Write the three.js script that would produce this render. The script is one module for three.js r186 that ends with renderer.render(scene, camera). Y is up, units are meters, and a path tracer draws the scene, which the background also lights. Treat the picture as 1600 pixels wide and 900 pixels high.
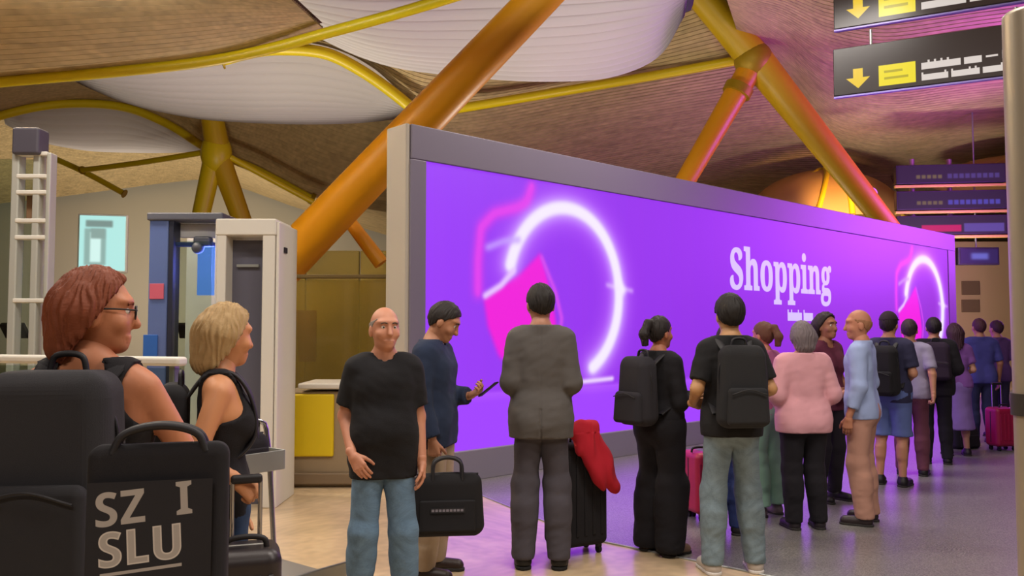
import * as THREE from 'three';
import { RoundedBoxGeometry } from 'three/addons/geometries/RoundedBoxGeometry.js';
import { mergeGeometries } from 'three/addons/utils/BufferGeometryUtils.js';
import { ImprovedNoise } from 'three/addons/math/ImprovedNoise.js';
import { RectAreaLightUniformsLib } from 'three/addons/lights/RectAreaLightUniformsLib.js';

// ------------------------------------------------------------------ camera, sky, exposure, large lights
const scene = new THREE.Scene();
const F = 1300, EYE = 1.57, PITCH = Math.atan(65 / F);
const camera = new THREE.PerspectiveCamera(2 * Math.atan(450 / F) * 180 / Math.PI, 16 / 9, 0.1, 200);
camera.position.set(0, EYE, 0);
camera.rotation.x = PITCH;
const renderer = new THREE.WebGLRenderer();
renderer.toneMapping = THREE.LinearToneMapping;
renderer.toneMappingExposure = 1.0;
renderer.shadowMap.enabled = true;
RectAreaLightUniformsLib.init();
scene.background = new THREE.Color(0.01, 0.012, 0.02);          // night outside; the hall is closed
const LEVEL = {
  down: 33, up: 92, screen: 1.1, pink: 19, flood: 80, warm: 75, booth: 32,
};
function areaLight(name, color, intensity, w, h, pos, target) {
  const l = new THREE.RectAreaLight(color, intensity, w, h);
  l.name = name; l.position.set(...pos); l.lookAt(...target); scene.add(l); return l;
}

// ------------------------------------------------------------------ helpers
const taken = new Map();
function numbered(n) { const k = taken.get(n) ?? 0; taken.set(n, k + 1); return k ? `${n}_${String(k).padStart(3, '0')}` : n; }
function mesh(name, geo, mat, parent = scene) {
  const g = Array.isArray(geo) ? (geo.length > 1 ? mergeGeometries(geo.map(plain)) : geo[0]) : geo;
  const m = new THREE.Mesh(g, mat); m.name = parent === scene ? numbered(name) : name;
  m.castShadow = m.receiveShadow = true; parent.add(m); return m;
}
function plain(g) { let h = g.index ? g.toNonIndexed() : g.clone(); for (const k of Object.keys(h.attributes)) if (!['position', 'normal', 'uv'].includes(k)) h.deleteAttribute(k); return h; }
function thing(name, label, category, pos = [0, 0, 0], turn = 0, group) {
  const o = new THREE.Group(); o.name = numbered(name); o.position.set(...pos); o.rotation.y = turn;
  o.userData = { label, category }; if (group) o.userData.group = group; scene.add(o); return o;
}
function tag(o, label, category, group) { Object.assign(o.userData, { label, category }); if (group) o.userData.group = group; return o; }
function structure(name, geo, mat) { const m = mesh(name, geo, mat); m.userData.kind = 'structure'; return m; }
function room(name) { const o = new THREE.Group(); o.name = numbered(name); o.userData.kind = 'structure'; scene.add(o); return o; }
const V = (x, y, z) => new THREE.Vector3(x, y, z);
// a point of the hall from its bearing in the photograph and its real distance
const cP = Math.cos(PITCH), sP = Math.sin(PITCH);
function at(px, py, dep) {
  const x = (px - 800) / F, y = (450 - py) / F, dy = y * cP + sP, dz = y * sP - cP, t = dep / -dz;
  return V(x * t, EYE + dy * t, -dep);
}
const box = (w, h, d, x = 0, y = 0, z = 0, r = 0) => (r ? new RoundedBoxGeometry(w, h, d, 3, r) : new THREE.BoxGeometry(w, h, d)).translate(x, y, z);
function rod(a, b, ra, rb = ra, seg = 20) {
  const d = b.clone().sub(a), g = new THREE.CylinderGeometry(rb, ra, d.length(), seg, 1);
  g.applyQuaternion(new THREE.Quaternion().setFromUnitVectors(V(0, 1, 0), d.clone().normalize()));
  return g.translate((a.x + b.x) / 2, (a.y + b.y) / 2, (a.z + b.z) / 2);
}
function tube(pts, r, seg = 40, rad = 8, closed = false) { return new THREE.TubeGeometry(new THREE.CatmullRomCurve3(pts, closed), seg, r, rad, closed); }
function bandTube(pts, w, t, seg = 32) {           // a flat strap along a curve
  const g = tube(pts, 1, seg, 8), c = new THREE.CatmullRomCurve3(pts), p = g.attributes.position, fr = c.computeFrenetFrames(seg, false);
  for (let i = 0; i <= seg; i++) { const o = c.getPointAt(i / seg); for (let j = 0; j <= 8; j++) { const k = i * 9 + j, v = V(p.getX(k), p.getY(k), p.getZ(k)).sub(o); const tg = fr.tangents[i], side = V(1, 0, 0).addScaledVector(tg, -tg.x).normalize(), up = tg.clone().cross(side); v.set(0, 0, 0).addScaledVector(side, w * Math.cos(j / 8 * 6.2832)).addScaledVector(up, t * Math.sin(j / 8 * 6.2832)); p.setXYZ(k, o.x + v.x, o.y + v.y, o.z + v.z); } }
  g.computeVertexNormals(); return g;
}
let seed = 7; const rnd = () => ((seed = (seed * 16807) % 2147483647) / 2147483647);
const noise3 = new ImprovedNoise(), nz = (x, y, z) => noise3.noise(x + 37.2, y + 11.7, z + 5.1);
function noiseTex(size, fn, rep = 1, srgb = false) {
  const d = new Uint8Array(size * size * 4);
  for (let y = 0; y < size; y++) for (let x = 0; x < size; x++) { const c = fn(x / size, y / size), k = (y * size + x) * 4; for (let i = 0; i < 3; i++) d[k + i] = Math.max(0, Math.min(255, 255 * (Array.isArray(c) ? c[i] : c))); d[k + 3] = 255; }
  const t = new THREE.DataTexture(d, size, size); t.wrapS = t.wrapT = THREE.RepeatWrapping; t.magFilter = THREE.LinearFilter; t.minFilter = THREE.LinearFilter;
  t.repeat.set(rep, rep); if (srgb) t.colorSpace = THREE.SRGBColorSpace; t.needsUpdate = true; return t;
}
const per = (u, v, f, z) => { const a = u * 6.2832, b = v * 6.2832, r = f / 6.2832; return nz(r * Math.cos(a) + z, r * Math.sin(a) + r * Math.cos(b), r * Math.sin(b) + z * .7); };  // repeats without a seam
const weaveTex = noiseTex(128, (u, v) => .5 + .25 * Math.sin(u * 201) * Math.sin(v * 201) + .25 * per(u, v, 20, 3), 14);
const denimTex = noiseTex(256, (u, v) => .8 + .12 * Math.sin((u + v) * 402) + .2 * per(u, v, 9, 1) + .1 * per(u, v, 40, 2), 3);
const stoneTex = noiseTex(512, (u, v) => { const n = .94 + .07 * per(u, v, 5, 4) + .07 * per(u, v, 18, 2) + .08 * per(u, v, 60, 6); return [n, n * .985, n * .965]; }, .25, true);
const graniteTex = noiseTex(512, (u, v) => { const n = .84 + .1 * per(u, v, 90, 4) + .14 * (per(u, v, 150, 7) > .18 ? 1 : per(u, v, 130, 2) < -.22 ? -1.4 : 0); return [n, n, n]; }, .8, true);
const bambooTex = noiseTex(256, (u, v) => { const n = .92 + .1 * per(u, v * .2, 30, 9) + .08 * per(u, v, 6, 1); return [n, n * .98, n * .94]; }, .5, true);
const grainTex = noiseTex(256, (u, v) => .5 + .3 * per(u, v, 30, 8) + .3 * per(u, v, 70, 3), 4);
const S = (c, roughness = .8, o = {}) => new THREE.MeshStandardMaterial({ color: c, roughness, ...o });
const cloth = (c, o = {}) => S(c, .92, { bumpMap: weaveTex, bumpScale: .0012, ...o });
const denim = (c) => S(c, .9, { map: denimTex, bumpMap: weaveTex, bumpScale: .001 });
const leather = (c) => S(c, .5, { bumpMap: grainTex, bumpScale: .0008 });
const M = {
  bamboo: S(0xd2bd8e, .75, { map: bambooTex }), bambooDark: S(0x5a3f26, .9),
  yellow: S(0xe2cb0e, .42), yellowDeep: S(0xd0ac10, .45), orange: S(0xe09a0e, .42), joint: S(0xa98a10, .5, { metalness: .3 }),
  fabric: new THREE.MeshPhysicalMaterial({ color: 0xd9d3cf, roughness: .95, transmission: .25, thickness: 0, side: THREE.DoubleSide }),
  white: S(0xd8d2c6, .5), offwhite: S(0xc9c2b2, .6), alu: S(0xaeb0ac, .35, { metalness: .6 }), steel: S(0xa79c8a, .42, { metalness: .45 }), dark: S(0x17151a, .6), black: S(0x0b0a0c, .55), rubber: S(0x0d0d0e, .85),
  chrome: S(0xb9b9bd, .22, { metalness: .95 }),
  glass: new THREE.MeshPhysicalMaterial({ color: 0xe6efe9, roughness: .04, transmission: 1, thickness: 0, ior: 1.5 }),
  amber: new THREE.MeshPhysicalMaterial({ color: 0xdccb74, roughness: .08, transmission: .85, thickness: 0, ior: 1.5 }),
};

// ------------------------------------------------------------------ the hall: floor, walls, roof slab
{
  const flo = (w, d, x, z, y) => { const g = box(w, .3, d, x, y - .15, z), p = g.attributes.position, uv = g.attributes.uv; for (let i = 0; i < p.count; i++) uv.setXY(i, p.getX(i), p.getZ(i)); return g; };
  structure('floor', flo(80, 70, 0, -22, 0), new THREE.MeshPhysicalMaterial({ color: 0xd2bb98, roughness: .3, map: stoneTex, clearcoat: .25, clearcoatRoughness: .2 }));
  // darker granite lane along the screen, flush on the limestone
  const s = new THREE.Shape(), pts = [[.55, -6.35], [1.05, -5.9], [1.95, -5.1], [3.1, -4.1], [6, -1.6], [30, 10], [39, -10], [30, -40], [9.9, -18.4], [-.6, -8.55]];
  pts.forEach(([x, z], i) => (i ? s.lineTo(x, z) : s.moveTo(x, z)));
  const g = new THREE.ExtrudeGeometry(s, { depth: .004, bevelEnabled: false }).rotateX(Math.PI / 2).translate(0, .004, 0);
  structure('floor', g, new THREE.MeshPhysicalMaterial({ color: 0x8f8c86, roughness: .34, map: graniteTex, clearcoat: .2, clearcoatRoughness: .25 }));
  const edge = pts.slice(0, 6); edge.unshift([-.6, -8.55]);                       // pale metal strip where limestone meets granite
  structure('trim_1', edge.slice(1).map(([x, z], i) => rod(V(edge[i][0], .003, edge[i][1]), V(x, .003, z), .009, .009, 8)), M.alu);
  const wall = S(0x9a8a6a, .85), grey = S(0x8d8672, .85);
  structure('wall_back', box(80, 14, .4, 0, 7, -56.5), wall);
  structure('wall_front', box(80, 14, .4, 0, 7, 12.5), wall);
  structure('wall_left', box(.4, 14, 70, -39.8, 7, -22), wall);
  structure('wall_right', box(.4, 14, 70, 39.8, 7, -22), wall);
  structure('ceiling', box(80, .4, 70, 0, 14.2, -22), S(0x6d5236, .9));
}

// ------------------------------------------------------------------ the waved bamboo ceiling: slat fields lofted between the roof beams
function curve(list) { return new THREE.CatmullRomCurve3(list.map((p) => at(...p)), false, 'centripetal'); }
const bambooCeiling = room('ceiling');
function slatField(front, back, { pitch = .17, fill = .78, seg = 36, cut = 1 } = {}) {
  const a = curve(front), b = curve(back), A = [], B = [];
  for (let i = 0; i <= seg; i++) { A.push(a.getPoint(i / seg)); B.push(b.getPoint(i / seg)); }
  const mid = A[seg >> 1].distanceTo(B[seg >> 1]), n = Math.max(4, Math.round(mid / pitch)), pos = [], uv = [], idx = [];
  const nrm = A[seg >> 1].clone().sub(A[(seg >> 1) - 1]).cross(B[seg >> 1].clone().sub(A[seg >> 1])).normalize(); if (nrm.y > 0) nrm.negate();   // pointing down
  const P = V(0, 0, 0);
  for (let k = 0; k < n * cut; k++) {
    const t0 = k / n, t1 = (k + fill) / n, base = pos.length / 3, tint = rnd();
    for (let i = 0; i <= seg; i++) {
      const len = i / seg * A[0].distanceTo(A[seg]);
      for (const [t, dn] of [[t0, -.05], [t0, 0], [t1, 0], [t1, -.05]]) { P.lerpVectors(A[i], B[i], t).addScaledVector(nrm, dn); pos.push(P.x, P.y, P.z); uv.push(len * .6 + tint * 7, t * mid + tint * 3); }
      if (i) for (let q = 0; q < 3; q++) { const o = base + (i - 1) * 4 + q; idx.push(o, o + 4, o + 1, o + 1, o + 4, o + 5); }
    }
  }
  const g = new THREE.BufferGeometry(); g.setAttribute('position', new THREE.Float32BufferAttribute(pos, 3)); g.setAttribute('uv', new THREE.Float32BufferAttribute(uv, 2)); g.setIndex(idx);
  const gg = g.toNonIndexed(); gg.computeVertexNormals();
  const m = mesh('bamboo_slats', gg, M.bamboo, bambooCeiling); m.userData.kind = 'stuff';
  const bp = [], bi = [];
  for (let i = 0; i <= seg; i++) for (const q of [A[i], B[i]]) { P.copy(q).addScaledVector(nrm, -.1); bp.push(P.x, P.y, P.z); }
  for (let i = 0; i < seg; i++) { const o = i * 2; bi.push(o, o + 1, o + 2, o + 2, o + 1, o + 3); }
  const h = new THREE.BufferGeometry(); h.setAttribute('position', new THREE.Float32BufferAttribute(bp, 3)); h.setIndex(bi); h.computeVertexNormals();
  mesh('backing_sheet', h, M.bambooDark, bambooCeiling);
}
slatField([[-900, -420, 6], [-300, -300, 6.6], [60, -230, 7.5], [250, -150, 8.6], [405, -45, 10]], [[-120, 138, 13], [0, 125, 13], [170, 110, 13], [330, 91, 13], [430, 70, 13], [505, 45, 13]], { fill: .93 });
slatField([[-120, 112, 23.6], [100, 98, 23.6], [330, 60, 23.8], [520, 55, 23.8], [700, 100, 23.6]], [[-120, 232, 28], [0, 178, 28.5], [90, 160, 29], [190, 162, 29.5], [260, 188, 30], [330, 232, 30], [400, 262, 31], [480, 305, 32], [680, 345, 33]], { fill: .9 });
slatField([[490, 20, 17.2], [600, 50, 18], [760, 60, 18.5], [950, 55, 18.5], [1080, -20, 18], [1220, -80, 18]], [[480, 76, 20.5], [560, 103, 20.5], [640, 166, 20.5], [700, 173, 20.5], [900, 138, 20], [1165, 90, 19], [1260, 66, 19]], { fill: .86 });
slatField([[625, 150, 21], [650, 162, 21], [700, 168, 21], [900, 134, 20.5], [1165, 86, 19.5], [1300, 55, 19.5]], [[600, 440, 37], [700, 420, 37], [900, 380, 36], [1100, 340, 35], [1420, 345, 34]], { pitch: .2, fill: .7 });
slatField([[1110, -80, 13.5], [1250, -170, 12], [1400, -190, 11], [1800, -260, 10]], [[1165, 90, 20], [1240, 180, 24], [1310, 258, 28], [1400, 275, 29], [1500, 262, 28], [1760, 240, 27]], { pitch: .2, fill: .8 });
slatField([[1165, 88, 20.3], [1240, 178, 24.3], [1310, 256, 28.3], [1400, 272, 29.3], [1500, 260, 28.3], [1760, 238, 27.3]], [[1150, 400, 42], [1250, 390, 42], [1320, 380, 42], [1400, 380, 42], [1500, 380, 42], [1800, 380, 42]], { pitch: .2, fill: .8 });
slatField([[-120, 220, 34.6], [0, 170, 34.6], [90, 150, 34.6], [190, 150, 34.8], [260, 176, 34.8], [330, 220, 34.8], [480, 296, 35], [680, 336, 35]], [[-120, 330, 44], [0, 318, 44], [90, 308, 44], [190, 295, 44], [260, 286, 44], [330, 282, 44], [480, 330, 44], [680, 390, 44]], { fill: .9 });

// fabric skylight canopies: each strip of cloth is a part
function canopy(label, upper, lower, n, dark) {
  const a = curve(upper), b = curve(lower), o = thing('skylight_canopy', label, 'skylight', [0, 0, 0], 0), seg = 40;
  const c0 = a.getPoint(.5).lerp(b.getPoint(.5), .5); o.position.copy(c0);
  for (let k = 0; k < n; k++) {
    const pos = [], idx = [];
    for (let i = 0; i <= seg; i++) {
      const A = a.getPoint(i / seg), B = b.getPoint(i / seg), e = (t) => { const q = A.clone().lerp(B, t); q.y -= Math.sin(Math.PI * Math.min(1, t)) * .55 * Math.sin(Math.PI * (i / seg) ** .8); return q.sub(c0); };
      const p0 = e(k / n), p1 = e((k + .5) / n), p2 = e((k + 1.06) / n); p1.y -= .07; p2.y -= .2; const p3 = p2.clone(); p3.y += .19;
      for (const p of [p0, p1, p2, p3]) pos.push(p.x, p.y, p.z);
      if (i) for (let q = 0; q < 3; q++) { const w = (i - 1) * 4 + q; idx.push(w, w + 1, w + 4, w + 4, w + 1, w + 5); }
    }
    const g = new THREE.BufferGeometry(); g.setAttribute('position', new THREE.Float32BufferAttribute(pos, 3)); g.setIndex(idx); g.computeVertexNormals();
    mesh('fabric_strip', g, M.fabric, o);
  }
  const rim = [0, .25, .5, .75, 1].map((t) => b.getPoint(t).sub(c0)); rim.forEach((p) => (p.y += .02));
  const ends = dark ? [1] : []; for (const u of ends) mesh('end_frame', tube([0, .5, 1].map((t) => a.getPoint(u).lerp(b.getPoint(u), t).sub(c0)), .16, 20, 8), S(0x3a3644, .6), o);
  mesh('edge_cable', tube(rim, .03, 40, 6), M.alu, o);
  return o;
}
canopy('large pale fabric skylight canopy hanging above the screen wall', [[400, -60, 13.5], [560, -140, 13.6], [760, -180, 14], [950, -160, 14], [1080, -60, 14.5]], [[425, -8, 15.5], [500, 44, 16], [600, 86, 16.6], [720, 104, 17], [850, 112, 17], [960, 104, 17], [1030, 72, 16.6], [1070, 8, 16]], 17, true);
canopy('pale fabric skylight canopy between the straight and the arched yellow beams', [[105, 108, 19.5], [250, 84, 19.5], [400, 66, 19.5], [500, 70, 19.5], [580, 104, 19.7], [640, 160, 20]], [[108, 110, 20.5], [200, 150, 22], [300, 173, 23], [400, 181, 23], [480, 183, 23], [560, 181, 22.6], [640, 172, 21.5]], 13);
canopy('small pale fabric skylight canopy under the farthest yellow arch', [[5, 172, 30], [90, 157, 30], [190, 159, 30.3], [315, 226, 31]], [[8, 186, 31.5], [60, 212, 33], [130, 227, 34], [220, 231, 34], [318, 230, 32.5]], 9);

// ------------------------------------------------------------------ yellow roof steel
function beam(label, pts, r, mat = M.yellow) { const c = curve(pts), o = thing('roof_beam', label, 'beam'); const q = c.getPoints(24), c0 = q[12].clone(); o.position.copy(c0); q.forEach((p) => p.sub(c0)); const g = tube(q, r, 60, 10); mesh('steel_tube', g, mat, o); mesh('end_plate', [rod(q[0].clone(), q[0].clone().lerp(q[1], .2), r * 1.5), rod(q[24].clone(), q[24].clone().lerp(q[23], .2), r * 1.5)], M.joint, o); return o; }
beam('long yellow edge beam along the nearest bamboo ceiling', [[-120, 140, 12.9], [0, 128, 12.9], [170, 113, 12.9], [330, 95, 12.9], [430, 74, 12.8], [505, 53, 12.7], [600, 27, 12.5], [700, -3, 12.2], [860, -55, 11.8]], .085);
beam('arched yellow beam over the second fabric canopy', [[345, 94, 18.8], [400, 80, 19], [450, 77, 19.1], [510, 84, 19.2], [560, 108, 19.4], [610, 142, 19.6], [652, 176, 19.8]], .14);
beam('arched yellow beam over the small fabric canopy', [[-60, 205, 28], [0, 181, 28.2], [90, 163, 28.7], [190, 167, 29.2], [260, 193, 29.5], [330, 236, 29.6], [400, 265, 30.6], [490, 312, 31.6]], .15);
beam('thin straight yellow beam running from the thick strut to the forked pylon', [[690, 174, 19.6], [900, 139, 19.4], [1050, 113, 19.2], [1175, 90, 18.8]], .11);
beam('thin yellow tie rod rising to the far pylon joint', [[128, 266, 30], [220, 254, 28.8], [325, 237, 27.4]], .1);
beam('thin yellow tie rod sloping down at the tall glazed frame', [[72, 242, 31], [130, 268, 31], [195, 303, 31]], .11);
function strut(o, name, a, b, ra, rb, mat) { const A = at(...a).sub(o.position), B = at(...b).sub(o.position); return mesh(name, rod(A, B, ra, rb, 28), mat, o); }
{
  const base = at(418, 440, 13.6);
  const o = thing('roof_pylon', 'thick orange and yellow leaning pylon passing behind the screen wall', 'pylon', [base.x, 0, base.z]);
  strut(o, 'strut', [418, 440, 13.6], [900, -62, 11.6], .36, .27, M.orange);
  mesh('concrete_pier', new THREE.CylinderGeometry(.42, .6, 2.2, 24).translate(0, 1.1, 0), S(0x9a927f, .9), o);
  mesh('joint', new THREE.SphereGeometry(.42, 24, 16).translate(0, 2.3, 0), M.joint, o);
  strut(o, 'brace', [540, 338, 14.2], [596, 412, 14.2], .11, .13, M.orange);
}
{
  const o = thing('roof_pylon', 'yellow forked pylon rising right of the screen wall', 'pylon', [at(1340, 515, 18).x, 0, -18]);
  strut(o, 'strut', [1440, 420, 18.6], [1180, 92, 18.2], .2, .36, M.yellowDeep);
  strut(o, 'strut', [1180, 92, 18.2], [1075, -30, 18], .36, .3, M.yellowDeep);
  strut(o, 'strut', [1020, 370, 18.4], [1172, 108, 18.2], .2, .27, M.orange);
  mesh('joint', new THREE.SphereGeometry(.42, 24, 16).translate(...at(1177, 94, 18.2).sub(o.position).toArray()), M.joint, o);
  mesh('collar', rod(at(1156, 135, 18.2).sub(o.position), at(1150, 147, 18.2).sub(o.position), .32), M.joint, o);
}
{
  const o = thing('roof_pylon', 'far yellow pylon with splayed legs behind the white portal', 'pylon', [at(350, 515, 27).x, 0, -27]);
  strut(o, 'strut', [316, 92, 26.4], [342, 244, 27], .3, .4, M.yellowDeep);
  strut(o, 'strut', [342, 244, 27], [388, 372, 27.4], .36, .3, M.yellowDeep);
  strut(o, 'strut', [333, 250, 27], [306, 372, 27], .32, .27, M.yellow);
  strut(o, 'brace', [360, 246, 27], [490, 316, 28], .1, .1, M.yellow);
  mesh('joint', new THREE.SphereGeometry(.55, 24, 16).scale(.9, 1.3, .9).translate(...at(338, 240, 27).sub(o.position).toArray()), M.yellow, o);
}

// ------------------------------------------------------------------ the LED advertising wall
const WO = V(-1.045, 0, -8.197), WA = 42.76 * Math.PI / 180, WL = 14.5, WH = 3.62;
{
  const o = thing('led_advertising_wall', 'long purple advertising screen wall with glowing white ring and the word Shopping', 'screen', WO.toArray(), WA);
  const U0 = .22, U1 = 14.12, V0 = .32, V1 = 3.27, N = 4, pw = (U1 - U0) / N, PX = 290;
  const frame = S(0x7b7482, .45, { metalness: .1 });
  mesh('cabinet', box(WL - .1, WH - .04, .3, WL / 2 + .02, WH / 2 - .02, -.15), S(0x4d4a50, .7), o);
  mesh('end_panel', box(.05, WH, .34, .0, WH / 2, -.15, .012), S(0xb3aa9c, .55), o);
  mesh('top_frame', box(WL - .02, WH - V1, .07, WL / 2 + .02, (WH + V1) / 2, 0, .012), frame, o);
  mesh('side_frame', box(U0 - .02, V1 - V0, .07, U0 / 2 + .01, (V0 + V1) / 2, 0, .012), frame, o);
  mesh('side_frame', box(WL - U1, V1 - V0, .07, (WL + U1) / 2, (V0 + V1) / 2, 0, .012), frame, o);
  mesh('plinth', box(WL - .02, V0, .09, WL / 2, V0 / 2, .0, .012), S(0x858088, .5), o);
  for (let k = 0; k < N; k++) {
    const c = document.createElement('canvas'); c.width = Math.round(pw * PX); c.height = Math.round((V1 - V0) * PX);
    const g = c.getContext('2d'); g.scale(c.width / pw, -c.height / (V1 - V0)); g.translate(-(U0 + k * pw), -V1);
    const bg = g.createLinearGradient(U0, 0, U1, 0); bg.addColorStop(0, '#9a3cf8'); bg.addColorStop(.35, '#9132e2'); bg.addColorStop(1, '#9434cf'); g.fillStyle = bg; g.fillRect(U0 - 1, V0 - 1, U1 + 2, V1 + 2);
    const st = g.createLinearGradient(0, V0, 0, .95); st.addColorStop(0, '#a244ff'); st.addColorStop(.75, '#a244ff'); st.addColorStop(.9, 'rgba(176,84,255,.9)'); st.addColorStop(1, 'rgba(150,50,235,0)'); g.fillStyle = st; g.fillRect(U0 - 1, V0, U1 + 2, .95 - V0);   // the stage floor drawn in the advert
    const ring = (cx) => {
      const path = new Array(64).fill(0).map((_, i) => { const a = (-62 + i / 63 * 226) * Math.PI / 180; return [cx + .93 * Math.cos(a) * (a > 1.6 ? 1.02 : 1), 2.0 + 1.0 * Math.sin(a)]; });
      const line = (w, col, blur, pts = path) => { g.filter = blur ? `blur(${blur}px)` : 'none'; g.strokeStyle = col; g.lineWidth = w; g.lineCap = 'round'; g.lineJoin = 'round'; g.beginPath(); pts.forEach(([x, y], i) => (i ? g.lineTo(x, y) : g.moveTo(x, y))); g.stroke(); g.filter = 'none'; };
      line(.42, 'rgba(190,110,255,.75)', 34);
      line(.09, '#ff3be8', 14, [[cx - .58, 3.2], [cx - .66, 3.0], [cx - .8, 2.93], [cx - 1.15, 2.83], [cx - 1.34, 2.66], [cx - 1.38, 2.3], [cx - 1.38, 1.95]]);
      line(.05, '#e040ee', 5, [[cx - .58, 3.2], [cx - .66, 3.0], [cx - .8, 2.93], [cx - 1.15, 2.83], [cx - 1.34, 2.66], [cx - 1.38, 2.3], [cx - 1.38, 1.95]]);
      g.filter = 'blur(7px)'; g.fillStyle = '#f01fd9'; g.beginPath(); g.moveTo(cx - .45, 2.44); g.lineTo(cx - .75, 2.2); g.lineTo(cx - 1.3, 1.9); g.lineTo(cx - 1.24, 1.6); g.lineTo(cx - 1.08, 1.28); g.quadraticCurveTo(cx - .6, 1.02, cx - .28, 1.2); g.lineTo(cx - .18, 1.55); g.quadraticCurveTo(cx - .25, 2.0, cx - .45, 2.44); g.fill(); g.filter = 'none';
      line(.05, '#d84ef0', 6, [[cx - .43, 2.4], [cx - .2, 2.0], [cx - .1, 1.7], [cx - .16, 1.4]]);
      line(.24, '#cfa6ff', 16); line(.15, '#f6ecff', 7);
      line(.07, '#e9c8ff', 6, [[cx - .86, 2.22], [cx - 1.05, 2.05], [cx - 1.28, 1.93]]);
      line(.06, '#c7a2ff', 8, [[cx - 1.25, 2.45], [cx - 1.0, 2.54], [cx - .78, 2.57]]);
      line(.05, '#f0dcff', 5, [[cx + .2, .95], [cx + .8, .97]]); line(.03, '#f0dcff', 7, [[cx + .7, 2.12], [cx + 1.2, 2.06]]); line(.12, '#f6ecff', 9, [[cx + .93, 2.14], [cx + 1.0, 2.06]]);
    };
    if (k === 0) ring(2.3); if (k === 3) ring(12.85);
    g.save(); g.translate(5.72, 2.17); g.scale(.01, -.01); g.fillStyle = '#d6c4ff'; g.font = 'bold 82px serif'; const tw = g.measureText('Shopping').width; g.scale(312 / tw, 1); g.fillText('Shopping', 0, 0); g.lineWidth = 2.5; g.strokeStyle = '#d6c4ff'; g.strokeText('Shopping', 0, 0); g.restore();
    g.fillStyle = '#d6c4ff'; g.save(); g.translate(7.36, 1.89); g.scale(1, -1); blurredWords(g, 0, 0, 1.05, .18); g.restore();                                   // the small second line, too blurred to read
    const t = new THREE.CanvasTexture(c); t.colorSpace = THREE.SRGBColorSpace; t.magFilter = THREE.LinearFilter;
    mesh('screen_panel', new THREE.PlaneGeometry(pw, V1 - V0).translate(U0 + (k + .5) * pw, (V0 + V1) / 2, .012), S(0x020202, .5, { emissive: 0xffffff, emissiveMap: t, emissiveIntensity: 1 }), o);
  }
  const d = V(Math.cos(WA), 0, -Math.sin(WA)), n = V(Math.sin(WA), 0, Math.cos(WA));
  for (let k = 0; k < 2; k++) { const p = WO.clone().addScaledVector(d, U0 + (k + .5) * pw * 2).addScaledVector(n, .06); areaLight('screen_light', 0x9434e6, LEVEL.screen, pw * 2, V1 - V0, [p.x, (V0 + V1) / 2, p.z], [p.x + n.x, (V0 + V1) / 2, p.z + n.z]); }
}

// ------------------------------------------------------------------ added fill lamps, unseen above and beside the frame
function pendant(label, x, z, turn, y = 5.7, upper = 1) {
  const o = thing('added_pendant_light', label, 'lamp', [x, y, z], turn);
  mesh('housing', box(3.2, .12, .62, 0, 0, 0, .03), M.alu, o);
  const lens = new THREE.MeshStandardMaterial({ color: 0xffffff, emissive: 0xfff0e0, emissiveIntensity: 1.6 });
  mesh('light_lens', box(3.1, .02, .54, 0, -.07, 0), lens, o); mesh('light_lens', box(3.1, .02, .54, 0, .07, 0), lens, o);
  for (const s of [-1, 1]) mesh('cable', new THREE.CylinderGeometry(.008, .008, 8.2, 6).translate(s * 1.2, 4.15, 0), M.alu, o);
  areaLight('fill_downlight', 0xfff6ec, LEVEL.down, 3.1, .54, [x, y - .09, z], [x, y - 1, z + .0001]).rotation.z += turn;
  areaLight('fill_uplight', 0xf7f7ff, LEVEL.up * upper, 3.1, .54, [x, y + .09, z], [x, y + 1, z + .0001]).rotation.z += turn;
}
pendant('added unseen pendant luminaire above the cream floor', -3.4, -4.2, 0, 5.7, 1.5);
pendant('added unseen pendant luminaire above the queue', 1.2, -3.2, 0);
pendant('added unseen pendant luminaire behind the viewer', -1.2, 2.2, 0);
pendant('added unseen pendant luminaire over the granite lane', 5.2, -1.5, 0, 5.7, .5);
pendant('added unseen pendant luminaire before the white portal', -5.6, -8.6, 0, 5.5, 1.9);
pendant('added unseen pendant luminaire before the screen wall', 2.6, -8.8, 0, 5.75, .5);
// added floods, hidden from view, brightening the ceiling, far wall and service block
function fill_flood(label, x, z, y, level = LEVEL.flood, tilt = 0, turn = 0) {       // tilt leans the beam away from straight up, turn says which way (0: into the hall)
  const o = thing('fill_flood', label, 'lamp', [x, y, z]), hd = new THREE.Group(); hd.rotation.set(-tilt, turn, 0, 'YXZ'); hd.updateMatrix(); const n = V(0, 1, 0).applyMatrix4(hd.matrix), T = (g) => g.applyMatrix4(hd.matrix);
  mesh('mast', new THREE.CylinderGeometry(.05, .07, y - .1, 12).translate(0, -y / 2 - .05, 0), M.dark, o);
  mesh('housing', T(box(1.1, .2, .7, 0, -.12, 0, .04)), M.dark, o);
  mesh('light_lens', T(box(1.0, .02, .6, 0, 0, 0)), new THREE.MeshStandardMaterial({ color: 0xffffff, emissive: 0xffe4c4, emissiveIntensity: 1.5 }), o);
  areaLight('fill_flood_beam', 0xfff2e2, level, 1.0, .6, [x + n.x * .03, y + n.y * .03, z + n.z * .03], [x + n.x, y + n.y, z + n.z + .0001]);
}
fill_flood('floodlight on a mast, added unseen behind the screen wall middle', 1.5, -15, 2.6);
fill_flood('floodlight on a mast, added unseen behind the screen wall end', 5.6, -20, 2.4, LEVEL.flood * .25);
fill_flood('floodlight on a mast, added unseen behind the counter', -5.6, -17, 2.0, LEVEL.flood * 2, .35);
fill_flood('floodlight on a mast, added unseen behind the blue booth', -13.4, -35, 1.6, LEVEL.flood * 3, .95, .15);
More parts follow.
